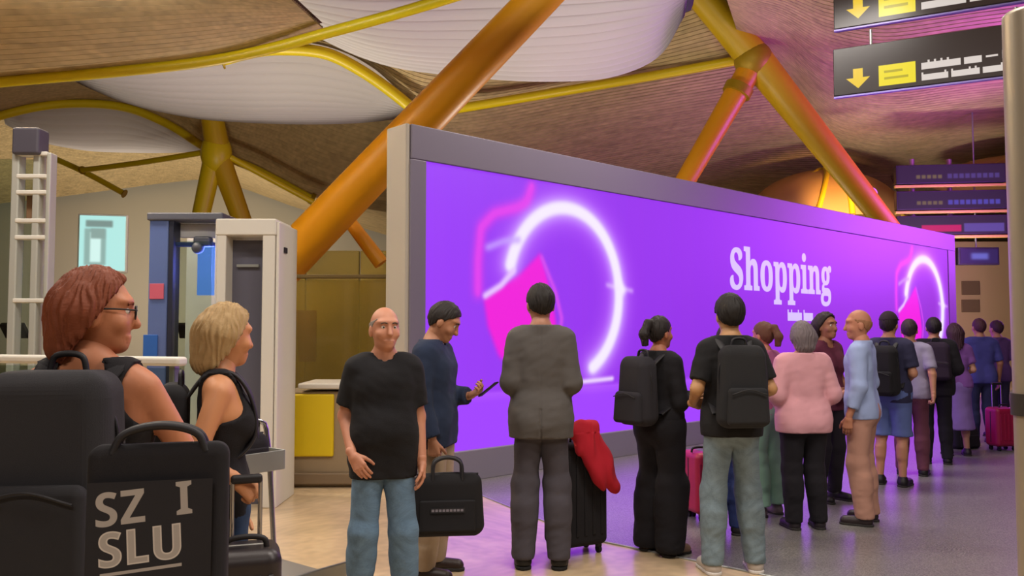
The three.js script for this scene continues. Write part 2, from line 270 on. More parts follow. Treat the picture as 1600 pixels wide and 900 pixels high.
fill_flood('floodlight on a mast, added unseen behind the tall glazed frame', -20.8, -35, 1.6, LEVEL.flood * 3, .95, -.15);
fill_flood('floodlight on a mast, added unseen behind the far end of the screen wall', 9.6, -20.2, 2.2, LEVEL.flood * 1.6, 1.35, -.75);
{ // added unseen violet panel, put there to tint the ceiling over the signs
  const o = thing('added_violet_light', 'added violet light panel, unseen, beside the hanging signs', 'screen', [11.9, 0, -16.4], -1.95);
  mesh('cabinet', box(4.2, 3.2, .3, 0, 4.35, -.18, .03), M.dark, o);
  for (const x of [-1.6, 1.6]) mesh('leg', box(.16, 2.8, .16, x, 1.4, -.18), M.dark, o);
  mesh('screen_panel', box(4.0, 3.0, .03, 0, 4.35, 0), new THREE.MeshStandardMaterial({ color: 0x050505, emissive: 0xb850f0, emissiveIntensity: .8 }), o);
  const n = V(Math.sin(-1.95), 0, Math.cos(-1.95));
  areaLight('added_violet_beam', 0xb850f0, LEVEL.pink, 4.0, 3.0, [11.9 + n.x * .05, 4.35, -16.4 + n.z * .05], [11.9 + n.x, 4.35, -16.4 + n.z]);
}

// ------------------------------------------------------------------ left background: far wall, lit sign, booth, portal, counter
{
  const a = at(40, 500, 34), b = at(640, 500, 34);
  structure('wall_inner', box(b.x - a.x + 24, 10.6, .4, (a.x + b.x) / 2 - 6, 5.3, -44.8), S(0xb4ad98, .85));
  const p = at(160, 380, 20), o = thing('lit_sign', 'pale cyan lit notice panel hanging on the far grey wall', 'sign', [p.x, 0, p.z], .25), s = 20 / F;
  const c = document.createElement('canvas'); c.width = 256; c.height = 330; const g = c.getContext('2d'); g.fillStyle = '#b7efe9'; g.fillRect(0, 0, 256, 330);
  g.filter = 'blur(5px)'; g.fillStyle = '#7d958f'; g.fillRect(34, 28, 150, 40); g.fillStyle = '#93b5ae'; g.fillRect(28, 78, 120, 220); g.fillStyle = '#d9fbf4'; g.fillRect(60, 100, 60, 180); g.fillStyle = '#8ea9a2'; g.fillRect(62, 78, 80, 60); g.filter = 'none';
  const t = new THREE.CanvasTexture(c); t.colorSpace = THREE.SRGBColorSpace;
  mesh('sign_case', box(72 * s, 92 * s, .12, 0, p.y, -.08, .02), M.offwhite, o);
  mesh('sign_face', box(66 * s, 86 * s, .02, 0, p.y, 0), S(0x101010, .4, { emissive: 0xffffff, emissiveMap: t, emissiveIntensity: .95 }), o);
  mesh('post', box(.09, p.y, .09, 0, p.y / 2 - .4, -.2), M.alu, o);
}
{ // blue-lit glazed booth
  const dep = 9.6, q = (px) => at(px, 515, dep).x, s = dep / F, top = at(290, 338, dep).y, x0 = q(234), x1 = q(352), o = thing('glazed_booth', 'dark framed booth glowing blue and lilac inside beside the white portal', 'booth', [(x0 + x1) / 2, 0, -dep]);
  const L = (px) => q(px) - (x0 + x1) / 2, navy = S(0x2f4170, .5), lil = S(0xc4c1be, .6);
  mesh('pillar', box(30 * s, top, .24, L(252), top / 2, 0, .02), S(0x5b6ea4, .4), o);
  mesh('pillar', box(8 * s, top, .2, L(271), top / 2, .02, .01), S(0x1d2136, .5), o);
  mesh('pillar', box(12 * s, top, .24, L(345), top / 2, 0, .02), lil, o);
  mesh('header', box(x1 - x0, .09, .5, 0, top - .02, -.1, .02), S(0x585a66, .5), o);
  mesh('header', box(60 * s, .16, .08, L(305), top - .16, -.1, .01), S(0xc9c6c4, .5), o);
  mesh('rail', box(60 * s, .05, .1, L(303), at(0, 382, dep).y, 0, .01), navy, o);
  mesh('inner_wall', box(1.3, top, .06, L(310), top / 2, -1.3), S(0xcfccc8, .7), o);
  mesh('screen_panel', box(34 * s, 78 * s, .04, L(318), at(0, 422, dep).y, -.12, .01), S(0x050505, .4, { emissive: 0x5f8fe8, emissiveIntensity: .9 }), o);
  mesh('camera_housing', [box(.2, .12, .12, L(316), at(0, 378, dep).y, .02, .03), new THREE.SphereGeometry(.07, 16, 12).translate(L(310), at(0, 388, dep).y, .06)], S(0x4a4d58, .5), o);
  mesh('notice', box(22 * s, 24 * s, .012, L(251), at(0, 456, dep).y, .128, .004), S(0xc45a72, .6), o);
  mesh('notice', box(22 * s, 34 * s, .012, L(243), at(0, 540, dep).y, .128, .004), S(0x2c63b8, .5), o);
  mesh('glass_pane', box(56 * s, top - .3, .012, L(306), (top - .3) / 2, .1), M.glass, o);
  areaLight('booth_light', 0x6a78ff, LEVEL.booth, .25, .55, [q(318), at(0, 422, dep).y, -dep - .08], [q(318), 1.6, -dep + 3]);
}
{ // white portal
  const dep = 7.4, s = dep / F, q = (px) => at(px, 515, dep).x, x0 = q(336), x1 = q(428), top = at(400, 346, dep).y, w = x1 - x0, o = thing('white_portal', 'white box portal with dark grey opening beside the blue booth', 'gate', [(x0 + x1) / 2, 0, -dep], .0);
  mesh('post', box(15 * s, top - .1, .5, -w / 2 + 7.5 * s, (top - .1) / 2, -.25, .012), M.white, o);
  mesh('post', box(20 * s, top - .1, .5, w / 2 - 10 * s, (top - .1) / 2, -.25, .012), M.white, o);
  mesh('lintel', box(w + .02, .15, .52, 0, top - .05, -.25, .015), M.white, o);
  mesh('door_panel', box(w - 30 * s, top - .15, .04, 0, (top - .15) / 2, -.2), S(0x5c5a66, .35), o);
  mesh('closer_bar', box(.2, .025, .03, -.03, at(0, 413, dep).y, -.165), M.alu, o);
  mesh('side_panel', box(.03, top, .62, w / 2 + .02, top / 2, -.32, .01), M.white, o);
  mesh('hinge', box(.012, .05, .09, w / 2 + .04, at(0, 388, dep).y, -.2), M.dark, o);
}
{ // yellow service counter
  const dep = 8.4, s = dep / F, q = (px) => at(px, 515, dep).x, yy = (py) => at(0, py, dep).y, x0 = q(438), x1 = q(606), cx = (x0 + x1) / 2, w = x1 - x0, o = thing('service_counter', 'service counter with bright yellow front panel and pale ledge', 'counter', [cx, 0, -dep - .3]);
  mesh('body', box(w - .02, yy(612), .6, 0, yy(612) / 2, 0, .02), S(0x9a8668, .6), o);
  mesh('ledge', box(w - .2, .06, .7, .1, yy(603), .02, .02), M.white, o);
  mesh('front_panel', box(80 * s, 96 * s, .05, q(484) - cx, yy(664), .32, .02), S(0xe2c40c, .5), o);
  mesh('foot_rail', box(w, .12, .08, 0, .09, .32, .02), S(0x7d6a52, .5), o);
}
{ // amber glass screen and the gold wall behind it
  const o = thing('amber_glass_screen', 'tall amber tinted glass screen between portal and screen wall', 'partition', [at(525, 515, 10.5).x, 0, -10.5]);
  const w = 1.5, top = at(0, 432, 10.5).y + .0;
  mesh('glass_pane', box(w, top - .1, .02, 0, top / 2, 0), M.amber, o);
  mesh('top_rail', box(w + .04, .05, .06, 0, top, 0, .01), S(0x5f4a16, .5), o);
  for (const x of [-w / 2, w / 2]) mesh('post', box(.05, top, .06, x, top / 2, 0, .01), S(0x6a5520, .5), o);
  const b = thing('gold_partition', 'olive gold partition wall behind the amber glass', 'partition', [at(520, 515, 15.5).x, 0, -15.5]);
  const h = at(0, 392, 15.5).y, c = document.createElement('canvas'); c.width = c.height = 64;
  for (let k = 0; k < 3; k++) mesh('panel', box(.98, h, .1, (k - 1) * 1.0, h / 2, 0, .02), S([0xa5923c, 0x9c8a38, 0xa99640][k], .5), b);
  mesh('poster', box(.66, .95, .02, -.62, at(0, 525, 15.5).y, .06, .005), S(0x7b3b33, .7), b);
}
{ // tall glazed frame at the left edge
  const dep = 6.4, s = dep / F, q = (px) => at(px, 515, dep).x, yy = (py) => at(0, py, dep).y, cx = q(40), o = thing('glazed_partition', 'tall white aluminium ladder frame with glass at the hall edge', 'partition', [cx, 0, -dep]);
  const top = yy(238), L = (px) => q(px) - cx, st = S(0xb9b8ae, .4, { metalness: .2 });
  for (const [px, w] of [[22, 12], [55, 11], [74, 7], [-30, 12]]) mesh('post', box(w * s, top - (px === 22 ? -.12 : .02), .1, L(px), top / 2, 0, .012), st, o);
  for (const py of [242, 277, 302, 346, 372, 470]) mesh('rung', box(48 * s, 7 * s, .07, L(48), yy(py), .02, .01), M.white, o);
  mesh('control_box', box(42 * s, 42 * s, .16, L(42), yy(224), .02, .02), S(0x4b4650, .5), o);
  mesh('bracket', box(12 * s, 40 * s, .05, L(38), yy(322), -.05, .01), S(0x7a5a3c, .7), o);
  mesh('glass_pane', box(40 * s, top - .1, .012, L(-4), top / 2, -.02), M.glass, o);
  mesh('glass_pane', box(24 * s, top - .1, .012, L(40), top / 2, -.04), M.glass, o);
}
{ // white hand rail over glass
  const a = at(-60, 546, 5.6), b = at(286, 580, 5.0), c = a.clone().lerp(b, .5), o = thing('glass_balustrade', 'glass balustrade with a white top rail behind the red haired person', 'railing', [c.x, 0, c.z]);
  const d = b.clone().sub(a), len = Math.hypot(d.x, d.z); o.rotation.y = -Math.atan2(d.z, d.x);
  const h = c.y; mesh('top_rail', box(len, .055, .09, 0, h, 0, .02), M.white, o);
  mesh('glass_pane', box(len - .04, h - .14, .016, 0, h / 2 + .03, 0), M.glass, o);
  mesh('base_shoe', box(len, .1, .1, 0, .05, 0, .01), M.alu, o);
  for (const t of [-.45, 0, .45]) mesh('post', box(.04, h - .03, .05, len * t, h / 2, -.03, .008), M.alu, o);
}

// ------------------------------------------------------------------ right side: hanging signs, far signs, vaults, near post
function canvasTex(w, h, draw) { const c = document.createElement('canvas'); c.width = w; c.height = h; draw(c.getContext('2d'), w, h); const t = new THREE.CanvasTexture(c); t.colorSpace = THREE.SRGBColorSpace; t.magFilter = THREE.LinearFilter; return t; }
function blurredWords(g, x, y, w, h) { let e = x; while (e < x + w - h) { const c = Math.min(h * (1.6 + 2.6 * rnd()), x + w - e); g.fillRect(e, y + h * .26, c, h * .74); for (let q = e; q < e + c - h * .3; q += h * .6) if (rnd() < .4) g.fillRect(q, y, h * .2, h * .5); e += c + h * .3; } }   // words the photograph blurs into bars
function gateSign(label, yTop, yBot) {
  const A = at(1302, (yTop + yBot) / 2, 10), B0 = at(1575, 100, 9.15), B = V(B0.x, A.y, B0.z), dir = B.clone().sub(A); dir.y = 0; dir.normalize();
  const W = 2.35, H = (yBot - yTop) * 10 / F, c = A.clone().addScaledVector(dir, W / 2), o = thing('hanging_direction_sign', label, 'sign', [c.x, c.y - H / 2, c.z], -Math.atan2(dir.z, dir.x));
  const t = canvasTex(1024, Math.round(1024 * H / W), (g, w, h) => {
    g.fillStyle = '#30231f'; g.fillRect(0, 0, w, h); const u = w / W, Y = '#f2de0a';
    g.fillStyle = '#f0c814'; const ax = .27 * u, ay = h * .8, k = .1 * u; g.beginPath(); g.moveTo(ax, ay + k * .6); g.lineTo(ax - k * 1.35, ay - k * .75); g.lineTo(ax - k * .55, ay - k * .75); g.lineTo(ax - k * .55, ay - k * 1.9); g.lineTo(ax + k * .55, ay - k * 1.9); g.lineTo(ax + k * .55, ay - k * .75); g.lineTo(ax + k * 1.35, ay - k * .75); g.fill();
    g.fillStyle = Y; g.fillRect(.5 * u, h * .48, .4 * u, h * .44); g.fillStyle = '#b9a808'; g.fillRect(.56 * u, h * .6, .2 * u, h * .05); g.fillRect(.56 * u, h * .74, .26 * u, h * .05);
    g.fillStyle = '#ded3cc'; blurredWords(g, .96 * u, h * .49, .62 * u, h * .19); g.fillRect(1.62 * u, h * .56, .12 * u, h * .04); blurredWords(g, 1.78 * u, h * .49, .14 * u, h * .17); blurredWords(g, .96 * u, h * .74, 1.2 * u, h * .17);
  });
  mesh('sign_case', box(W, H, .14, 0, H / 2, -.075, .012), S(0x231a18, .5), o);
  mesh('sign_face', new THREE.PlaneGeometry(W - .02, H - .02).translate(0, H / 2, .001), S(0x101010, .35, { emissive: 0xffffff, emissiveMap: t, emissiveIntensity: .95 }), o);
  for (const x of [-W * .32, W * .32]) mesh('hanger_rod', rod(V(x, H, -.08), V(x, H + (yTop < 0 ? 7.5 : .2), -.08), .016), M.alu, o);
  mesh('edge_strip', box(W, .02, .05, 0, -.012, -.03), S(0x8c7fc0, .4), o);  // violet-coloured strip along the lower edge
  return o;
}
gateSign('upper black hanging direction sign with yellow arrow and square', -44, 48);
gateSign('lower black hanging direction sign with yellow arrow and square', 76, 152);
{
  const dep = 21, s = dep / F, cx = at(1492, 515, dep).x, rows = [[256, 286, 0], [297, 327, 1], [336, 366, 2]];
  const kinds = ['flight information board with dim yellow text, topmost of its stack', 'flight information board with dim yellow and blue text, middle of its stack', 'flight information board with a glowing red line, lowest of its stack'];
  rows.forEach(([a, b, k]) => {
    const y0 = at(1492, b, dep).y, h = (b - a) * s, w = 164 * s, o = thing('information_board', kinds[k], 'sign', [cx, y0, -dep], -.12);
    mesh('case', box(w, h, .2, 0, h / 2, -.11, .015), S(0x241a2c, .5), o);
    const t = canvasTex(512, Math.round(512 * h / w), (g, W, H) => { g.fillStyle = '#2a1b33'; g.fillRect(0, 0, W, H); g.filter = 'blur(2px)';
      if (k < 2) { g.fillStyle = '#6b5a3c'; for (let i = 0; i < 5; i++) g.fillRect(90 + i * 26, H * .55, 20, H * .22); g.fillStyle = k ? '#4a44a8' : '#4a3a78'; for (let i = 0; i < 9; i++) g.fillRect(240 + i * 28, H * .5, 22, H * .28); }
      else { g.fillStyle = '#c40f5c'; g.fillRect(110, H * .5, 190, H * .4); g.fillStyle = '#5a4698'; g.fillRect(312, H * .42, 190, H * .5); } });
    mesh('display_face', new THREE.PlaneGeometry(w - .06, h - .05).translate(0, h / 2, .002), S(0x060606, .85, { emissive: 0xffffff, emissiveMap: t, emissiveIntensity: .95 }), o);
    mesh('yellow_bar', box(w + .06, .07, .1, 0, -.06, -.06, .01), S(0xc9a24a, .5), o);
  });
  const o = thing('information_post', 'pale steel posts carrying the stacked information boards', 'post', [cx, 0, -dep - .5]);
  for (const x of [-.75, .22]) mesh('post', new THREE.CylinderGeometry(.07, .07, 6, 14).translate(x, 3, 0), M.steel, o);
  const p = at(1530, 400, 21.5), m = thing('small_display', 'small blue lit display hanging below the information boards', 'sign', [p.x, p.y - .21, p.z]);
  mesh('case', box(1.06, .46, .16, 0, .21, -.09, .015), S(0x2b2238, .5), m);
  mesh('display_face', new THREE.PlaneGeometry(.96, .36).translate(0, .21, .002), S(0x060606, .4, { emissive: 0xffffff, emissiveMap: canvasTex(128, 64, (g) => { g.fillStyle = '#34265a'; g.fillRect(0, 0, 128, 64); g.filter = 'blur(5px)'; g.fillStyle = '#6a6ac8'; g.fillRect(36, 18, 60, 30); }), emissiveIntensity: .9 }), m);
  mesh('hanger_rod', rod(V(0, .4, -.14), V(0, 9.5, -.14), .02), M.alu, m);
  const hb = thing('service_block', 'beige service block with dark recesses beyond the screen wall', 'building', [at(1560, 515, 25).x, 0, -26.4]);
  const s2 = 25 / F; mesh('wall', box(3.4, at(0, 376, 25).y, 2.4, .2, at(0, 376, 25).y / 2, 0, .03), S(0xb79a72, .8), hb);
  for (const [px, py, w, h] of [[1516, 450, 28, 22], [1516, 478, 28, 20]]) { const q = at(px, py, 25.2); mesh('vent', box(w * s2, h * s2, .06, q.x - hb.position.x, q.y, 1.21, .01), S(0x6d573e, .8), hb); }
}
{ // warm lit vaults of the ceiling behind the screen wall
  const vault = (label, px, py, dep, rx, ry, rz) => { const p = at(px, py, dep), o = thing('lit_vault', label, 'vault', p.toArray()); const g = new THREE.SphereGeometry(1, 48, 20, 0, Math.PI * 2, 0, Math.PI / 2).scale(rx, ry, rz); mesh('shell', g, S(0xc79a5c, .75, { map: bambooTex, side: THREE.DoubleSide }), o);
    for (let k = 0; k < 5; k++) { const a = -.8 + k * .4; mesh('rib', tube([0, .25, .5, .75, 1].map((t) => V(Math.sin(a * (1 - t * .9)) * rx * 1.01 * Math.cos(t * Math.PI / 2) ** .6 * 1, Math.sin(t * Math.PI / 2) * ry * 1.01, Math.cos(a) * rz * 1.01 * Math.cos(t * Math.PI / 2))), .09, 20, 6), M.yellowDeep, o); } return o; };
  vault('amber lit bamboo vault bulging behind the screen wall', 1287, 350, 26, 2.45, 1.68, 2.2);
  vault('amber lit bamboo vault peeking above the information boards', 1600, 288, 24.4, 2.6, .85, 1.6);
  const lp = at(1352, 306, 21.4), o = thing('spot_lamp', 'small white spot lamp shining on the amber vault', 'lamp', lp.toArray());
  mesh('bulb', new THREE.SphereGeometry(.13, 20, 14), new THREE.MeshStandardMaterial({ color: 0xffffff, emissive: 0xfff0d8, emissiveIntensity: 2.2 }), o);
  mesh('housing', [new THREE.CylinderGeometry(.16, .12, .3, 16).rotateX(Math.PI / 2).translate(0, 0, .22)], M.alu, o);
  mesh('stem', rod(V(0, -.1, .26), V(0, -lp.y, .26), .045), M.alu, o);
  const pl = new THREE.SpotLight(0xffc882, LEVEL.warm, 0, .42, .6, 2); pl.name = 'spot_lamp_light'; pl.position.copy(lp); pl.target.position.copy(at(1285, 325, 26)); scene.add(pl.target); pl.castShadow = true; pl.shadow.radius = 5; scene.add(pl);
}
{ // near steel post at the right edge
  const dep = 2.2, s = dep / F, p = at(1619, 515, dep), top = at(1590, 26, dep).y, o = thing('steel_post', 'tall brushed steel post with a dark collar at the hall edge', 'post', [p.x, 0, p.z]);
  mesh('tube', new THREE.CylinderGeometry(.058, .058, top, 36).translate(0, top / 2, 0), M.steel, o);
  mesh('collar', new THREE.CylinderGeometry(.064, .064, 34 * s, 36).translate(0, at(0, 632, dep).y, 0), S(0x2e2824, .6), o);
  mesh('cap', new THREE.SphereGeometry(.058, 28, 10, 0, 6.2832, 0, Math.PI / 2).scale(1, .4, 1).translate(0, top, 0), M.steel, o);
  mesh('base_flange', new THREE.CylinderGeometry(.12, .13, .025, 32).translate(0, .0125, 0), M.steel, o);
}
// ------------------------------------------------------------------ people: distance fields meshed by surface nets
function nets(f, lo, hi, c) {
  const nx = Math.ceil((hi[0] - lo[0]) / c) + 1, ny = Math.ceil((hi[1] - lo[1]) / c) + 1, nzz = Math.ceil((hi[2] - lo[2]) / c) + 1, val = new Float32Array(nx * ny * nzz), B = 5, reach = B * c * .87 * 1.7 + c;
  for (let k0 = 0; k0 < nzz; k0 += B) for (let j0 = 0; j0 < ny; j0 += B) for (let i0 = 0; i0 < nx; i0 += B) {
    const d = f(lo[0] + (i0 + B / 2 - .5) * c, lo[1] + (j0 + B / 2 - .5) * c, lo[2] + (k0 + B / 2 - .5) * c), far = Math.abs(d) > reach;
    for (let k = k0; k < Math.min(nzz, k0 + B); k++) for (let j = j0; j < Math.min(ny, j0 + B); j++) for (let i = i0; i < Math.min(nx, i0 + B); i++) val[(k * ny + j) * nx + i] = far ? d : f(lo[0] + i * c, lo[1] + j * c, lo[2] + k * c);
  }
  const id = new Int32Array(nx * ny * nzz).fill(-1), pos = [], nor = [], uv = [], idx = [], C = [[0, 0, 0], [1, 0, 0], [0, 1, 0], [1, 1, 0], [0, 0, 1], [1, 0, 1], [0, 1, 1], [1, 1, 1]], E = [[0, 1], [2, 3], [4, 5], [6, 7], [0, 2], [1, 3], [4, 6], [5, 7], [0, 4], [1, 5], [2, 6], [3, 7]], v = new Float32Array(8);
  for (let k = 0; k < nzz - 1; k++) for (let j = 0; j < ny - 1; j++) for (let i = 0; i < nx - 1; i++) {
    const o = (k * ny + j) * nx + i; let m = 0;
    v[0] = val[o]; v[1] = val[o + 1]; v[2] = val[o + nx]; v[3] = val[o + nx + 1]; const o2 = o + nx * ny; v[4] = val[o2]; v[5] = val[o2 + 1]; v[6] = val[o2 + nx]; v[7] = val[o2 + nx + 1];
    for (let q = 0; q < 8; q++) if (v[q] < 0) m |= 1 << q;
    if (m === 0 || m === 255) continue;
    let x = 0, y = 0, z = 0, n = 0;
    for (const [a, b] of E) if ((v[a] < 0) !== (v[b] < 0)) { const t = v[a] / (v[a] - v[b]); x += C[a][0] + t * (C[b][0] - C[a][0]); y += C[a][1] + t * (C[b][1] - C[a][1]); z += C[a][2] + t * (C[b][2] - C[a][2]); n++; }
    id[o] = pos.length / 3; const X = lo[0] + (i + x / n) * c, Y = lo[1] + (j + y / n) * c, Z = lo[2] + (k + z / n) * c; pos.push(X, Y, Z); uv.push((X + Z) * .8, Y);
    const gx = v[1] + v[3] + v[5] + v[7] - v[0] - v[2] - v[4] - v[6], gy = v[2] + v[3] + v[6] + v[7] - v[0] - v[1] - v[4] - v[5], gz = v[4] + v[5] + v[6] + v[7] - v[0] - v[1] - v[2] - v[3], l = Math.hypot(gx, gy, gz) || 1; nor.push(gx / l, gy / l, gz / l);
  }
  const quad = (a, b, cc, d, flip) => { if (a < 0 || b < 0 || cc < 0 || d < 0) return; flip ? idx.push(a, cc, b, a, d, cc) : idx.push(a, b, cc, a, cc, d); }, sx = 1, sy = nx, sz = nx * ny;
  for (let k = 1; k < nzz - 1; k++) for (let j = 1; j < ny - 1; j++) for (let i = 1; i < nx - 1; i++) {
    const o = (k * ny + j) * nx + i, s0 = val[o] < 0;
    if (s0 !== val[o + sx] < 0) quad(id[o - sy - sz], id[o - sz], id[o], id[o - sy], !s0);
    if (s0 !== val[o + sy] < 0) quad(id[o - sz - sx], id[o - sx], id[o], id[o - sz], !s0);
    if (s0 !== val[o + sz] < 0) quad(id[o - sx - sy], id[o - sy], id[o], id[o - sx], !s0);
  }
  const g = new THREE.BufferGeometry(); g.setAttribute('position', new THREE.Float32BufferAttribute(pos, 3)); g.setAttribute('normal', new THREE.Float32BufferAttribute(nor, 3)); g.setAttribute('uv', new THREE.Float32BufferAttribute(uv, 2)); g.setIndex(idx); return g;
}
const smin = (a, b, k) => { const h = Math.max(k - Math.abs(a - b), 0) / k; return Math.min(a, b) - h * h * k * .25; };
function cap(x, y, z, p, off = 0) {          // p = [ax,ay,az, bx,by,bz, ra, rb, flatness in z]
  const dx = p[3] - p[0], dy = p[4] - p[1], dz = p[5] - p[2]; let t = ((x - p[0]) * dx + (y - p[1]) * dy + (z - p[2]) * dz) / (dx * dx + dy * dy + dz * dz + 1e-9); t = t < 0 ? 0 : t > 1 ? 1 : t;
  const ex = x - p[0] - t * dx, ey = y - p[1] - t * dy, ez = (z - p[2] - t * dz) * (p[8] || 1); return Math.sqrt(ex * ex + ey * ey + ez * ez) - (p[6] + t * (p[7] - p[6])) - off;
}
const ell = (x, y, z, cx, cy, cz, rx, ry, rz) => { const a = (x - cx) / rx, b = (y - cy) / ry, c = (z - cz) / rz; return (Math.sqrt(a * a + b * b + c * c) - 1) * Math.min(rx, ry, rz); };
const ARMS = {   // elbow, wrist, finger direction, palm normal, for the left arm
  hang: [[.25, 1.13, -.03], [.265, .885, .05], [.02, -1, .12], [-1, 0, .1], .35],
  fist: [[.245, 1.13, -.03], [.255, .885, .06], [0, -1, .1], [-1, 0, 0], 1.15],
  front: [[.25, 1.14, -.03], [.1, 1.03, .19], [-.9, -.25, .3], [0, -.2, -1], .3],
  phone: [[.225, 1.12, .0], [.11, 1.17, .25], [-.35, .35, .9], [-.3, .9, -.3], .75],
  pocket: [[.265, 1.14, -.06], [.18, .945, .1], [-.45, -.75, .35], [-.3, .1, -1], .3],
  wide: [[.3, 1.16, -.06], [.2, 1.05, .17], [-.7, -.1, .7], [-.6, 0, -.6], .6],
  reach: [[.27, 1.14, -.02], [.29, .96, .16], [0, -.75, .65], [-.6, -.6, -.3], 1.15],
  back: [[.25, 1.14, -.1], [.26, .92, -.16], [0, -1, -.1], [-1, 0, 0], 1.1],
};
const CELLS = { near: [.012, .0055, .0045], mid: [.014, .0065, .0055], far: [.02, .01, .008] };
function person(s) {
  const k = s.H / 1.75, W = s.build ?? 1, fem = !!s.female, [cB, cH, cF] = CELLS[s.cells ?? 'mid'], belly = s.belly ?? 0, sh = (fem ? .102 : .116) * W, hp = fem ? 1.06 : 1;
  const o = thing('person', s.label, 'person', [s.x, 0, s.z], s.yaw * Math.PI / 180, 'people waiting in the queue');
  const K = (p) => p.map((q, i) => q * (i === 8 ? 1 : k));
  const torso = [[-sh, 1.415, -.012, sh, 1.415, -.012, .06, .06, 1], [-.07 * W, 1.31, .004, .07 * W, 1.31, .004, fem ? .102 : .115, fem ? .102 : .115, 1.15], [-.055 * W, 1.19, 0, .055 * W, 1.19, 0, fem ? .09 : .106, fem ? .09 : .106, 1.15], [-.05 * W, 1.07, .008 + belly * .6, .05 * W, 1.07, .008 + belly * .6, (fem ? .09 : .104) + belly, (fem ? .09 : .104) + belly, 1.1], [-.075 * W * hp, .955, -.005, .075 * W * hp, .955, -.005, .106, .106, 1.1], [-.07 * W, .9, -.035, .07 * W, .9, -.035, .086, .086, 1]].map(K);
  if (fem) torso.push(...[-1, 1].map((q) => K([q * .065, 1.28, .07, q * .067, 1.27, .075, .058, .055, 1])));
  const traps = [-1, 1].map((q) => K([0, 1.49, -.02, q * .12 * W, 1.425, -.02, .05, .04, 1])), neck = K([0, 1.42, -.02, 0, 1.54, .005, fem ? .05 : .058, fem ? .046 : .054, 1]);
  const arms = [1, -1].map((sd, i) => { const a = typeof s.arms?.[i] === 'string' || !s.arms ? ARMS[s.arms?.[i] ?? 'hang'] : s.arms[i], m = ([x, y, z]) => [x * sd * (Math.abs(x) > .2 ? (fem ? .86 : .92) * W : 1), y, z], S0 = [sd * (sh + .048), 1.405, -.012], E0 = m(a[0]), W0 = m(a[1]); return { sd, up: K([...S0, ...E0, .052 * (fem ? .86 : 1), .041 * (fem ? .9 : 1), 1]), lo: K([...E0, ...W0, .042 * (fem ? .88 : 1), .027, 1]), w: W0.map((q) => q * k), d: V(a[2][0] * sd, a[2][1], a[2][2]).normalize(), n: V(a[3][0] * sd, a[3][1], a[3][2]), curl: a[4] }; });
  const st = s.stance ?? [.11, 0, .11, 0];   // left foot x, z, right foot -x, z
  const legs = [1, -1].map((sd, i) => { const ax = sd * st[i * 2], az = st[i * 2 + 1] - .03, kn = [sd * (.088 + (Math.abs(ax) - .088) * .5), .5, az * .5 + .035]; return { sd, th: K([sd * .086 * W, .92, 0, ...kn, .088 * hp * Math.sqrt(W), .057, 1]), sh: K([...kn, ax, .085, az, .054, .036, 1]), ca: K([kn[0] * .7 + ax * .3, .38, (kn[2] * .7 + az * .3) - .02, kn[0] * .55 + ax * .45, .3, (kn[2] * .55 + az * .45) - .02, .052, .047, 1]), ft: K([ax, .045, az - .02, ax + sd * .02, .035, az + .13, .036, .032, 1]) }; });
  const chain = (a, x, y, z, off) => smin(cap(x, y, z, a.up, off), cap(x, y, z, a.lo, off), .02);
  const legD = (l, x, y, z, o1, o2, calf = true) => { let d = smin(cap(x, y, z, l.th, o1), cap(x, y, z, l.sh, o2), .03); return calf ? smin(d, cap(x, y, z, l.ca, o2 * .8), .03) : d; };
  const torsoD = (x, y, z, off) => { let d = 9; for (const p of torso) d = smin(d, cap(x, y, z, p, off), .06 * k); for (const p of traps) d = smin(d, cap(x, y, z, p, off), .03 * k); return d; };
  // --- body
  const bodyD = (x, y, z) => { let d = smin(torsoD(x, y, z, 0), cap(x, y, z, neck), .03); for (const a of arms) d = smin(d, chain(a, x, y, z, 0), .022); let l = Math.min(...legs.map((q) => smin(legD(q, x, y, z, 0, 0), cap(x, y, z, q.ft), .03))); return smin(d, l, .03); };
  const hy = (s.head?.[0] ?? 0) * Math.PI / 180, hpch = (s.head?.[1] ?? 0) * Math.PI / 180, py = 1.52, cy = Math.cos(hy), sy = Math.sin(hy), cp = Math.cos(hpch), sp = Math.sin(hpch);
  const intoHead = (x, y, z, f) => { x /= k; y = y / k - py; z /= k; const X = x * cy - z * sy, Z = x * sy + z * cy; return f(X, y * cp + Z * sp + py, -y * sp + Z * cp) * k; };   // pitch > 0 looks down
  const outOfHead = ([x, y, z]) => { y -= py; const Y = y * cp - z * sp, Z = y * sp + z * cp; return V((x * cy + Z * sy) * k, (Y + py) * k, (-x * sy + Z * cy) * k); };
  const fw = fem ? .95 : 1;
  const headD = (x, y, z) => {
    let d = ell(x, y, z, 0, 1.652, -.004, .078 * fw, .1, .097); d = smin(d, ell(x, y, z, 0, 1.585, .03, .058 * fw, .072, .066), .04); d = smin(d, ell(x, y, z, 0, 1.535, .07, .026, .02, .024), .03); d = smin(d, ell(x, y, z, 0, 1.668, .075, .05, .014, .022), .02);
    for (const q of [-1, 1]) { d = smin(d, ell(x, y, z, q * .042, 1.6, .066, .024, .022, .022), .02); d = -smin(-d, ell(x, y, z, q * .032, 1.64, .108, .02, .013, .018), .012); d = smin(d, ell(x, y, z, q * .079 * fw, 1.615, -.004, .011, .032, .02), .008); }
    d = smin(d, cap(x, y, z, [0, 1.645, .092, 0, 1.6, .113, .009, .014, 1]), .012); d = smin(d, ell(x, y, z, 0, 1.562, .092, .024, .006, .01), .008); d = smin(d, ell(x, y, z, 0, 1.551, .09, .02, .006, .01), .006);
    return d;
  };
  const headAll = (x, y, z) => smin(intoHead(x, y, z, headD), cap(x, y, z, neck), .02);
  const R = .42 * Math.max(1, W), geos = [nets(bodyD, [-R, -.02, -.34], [R, 1.56 * k, .44], cB)];
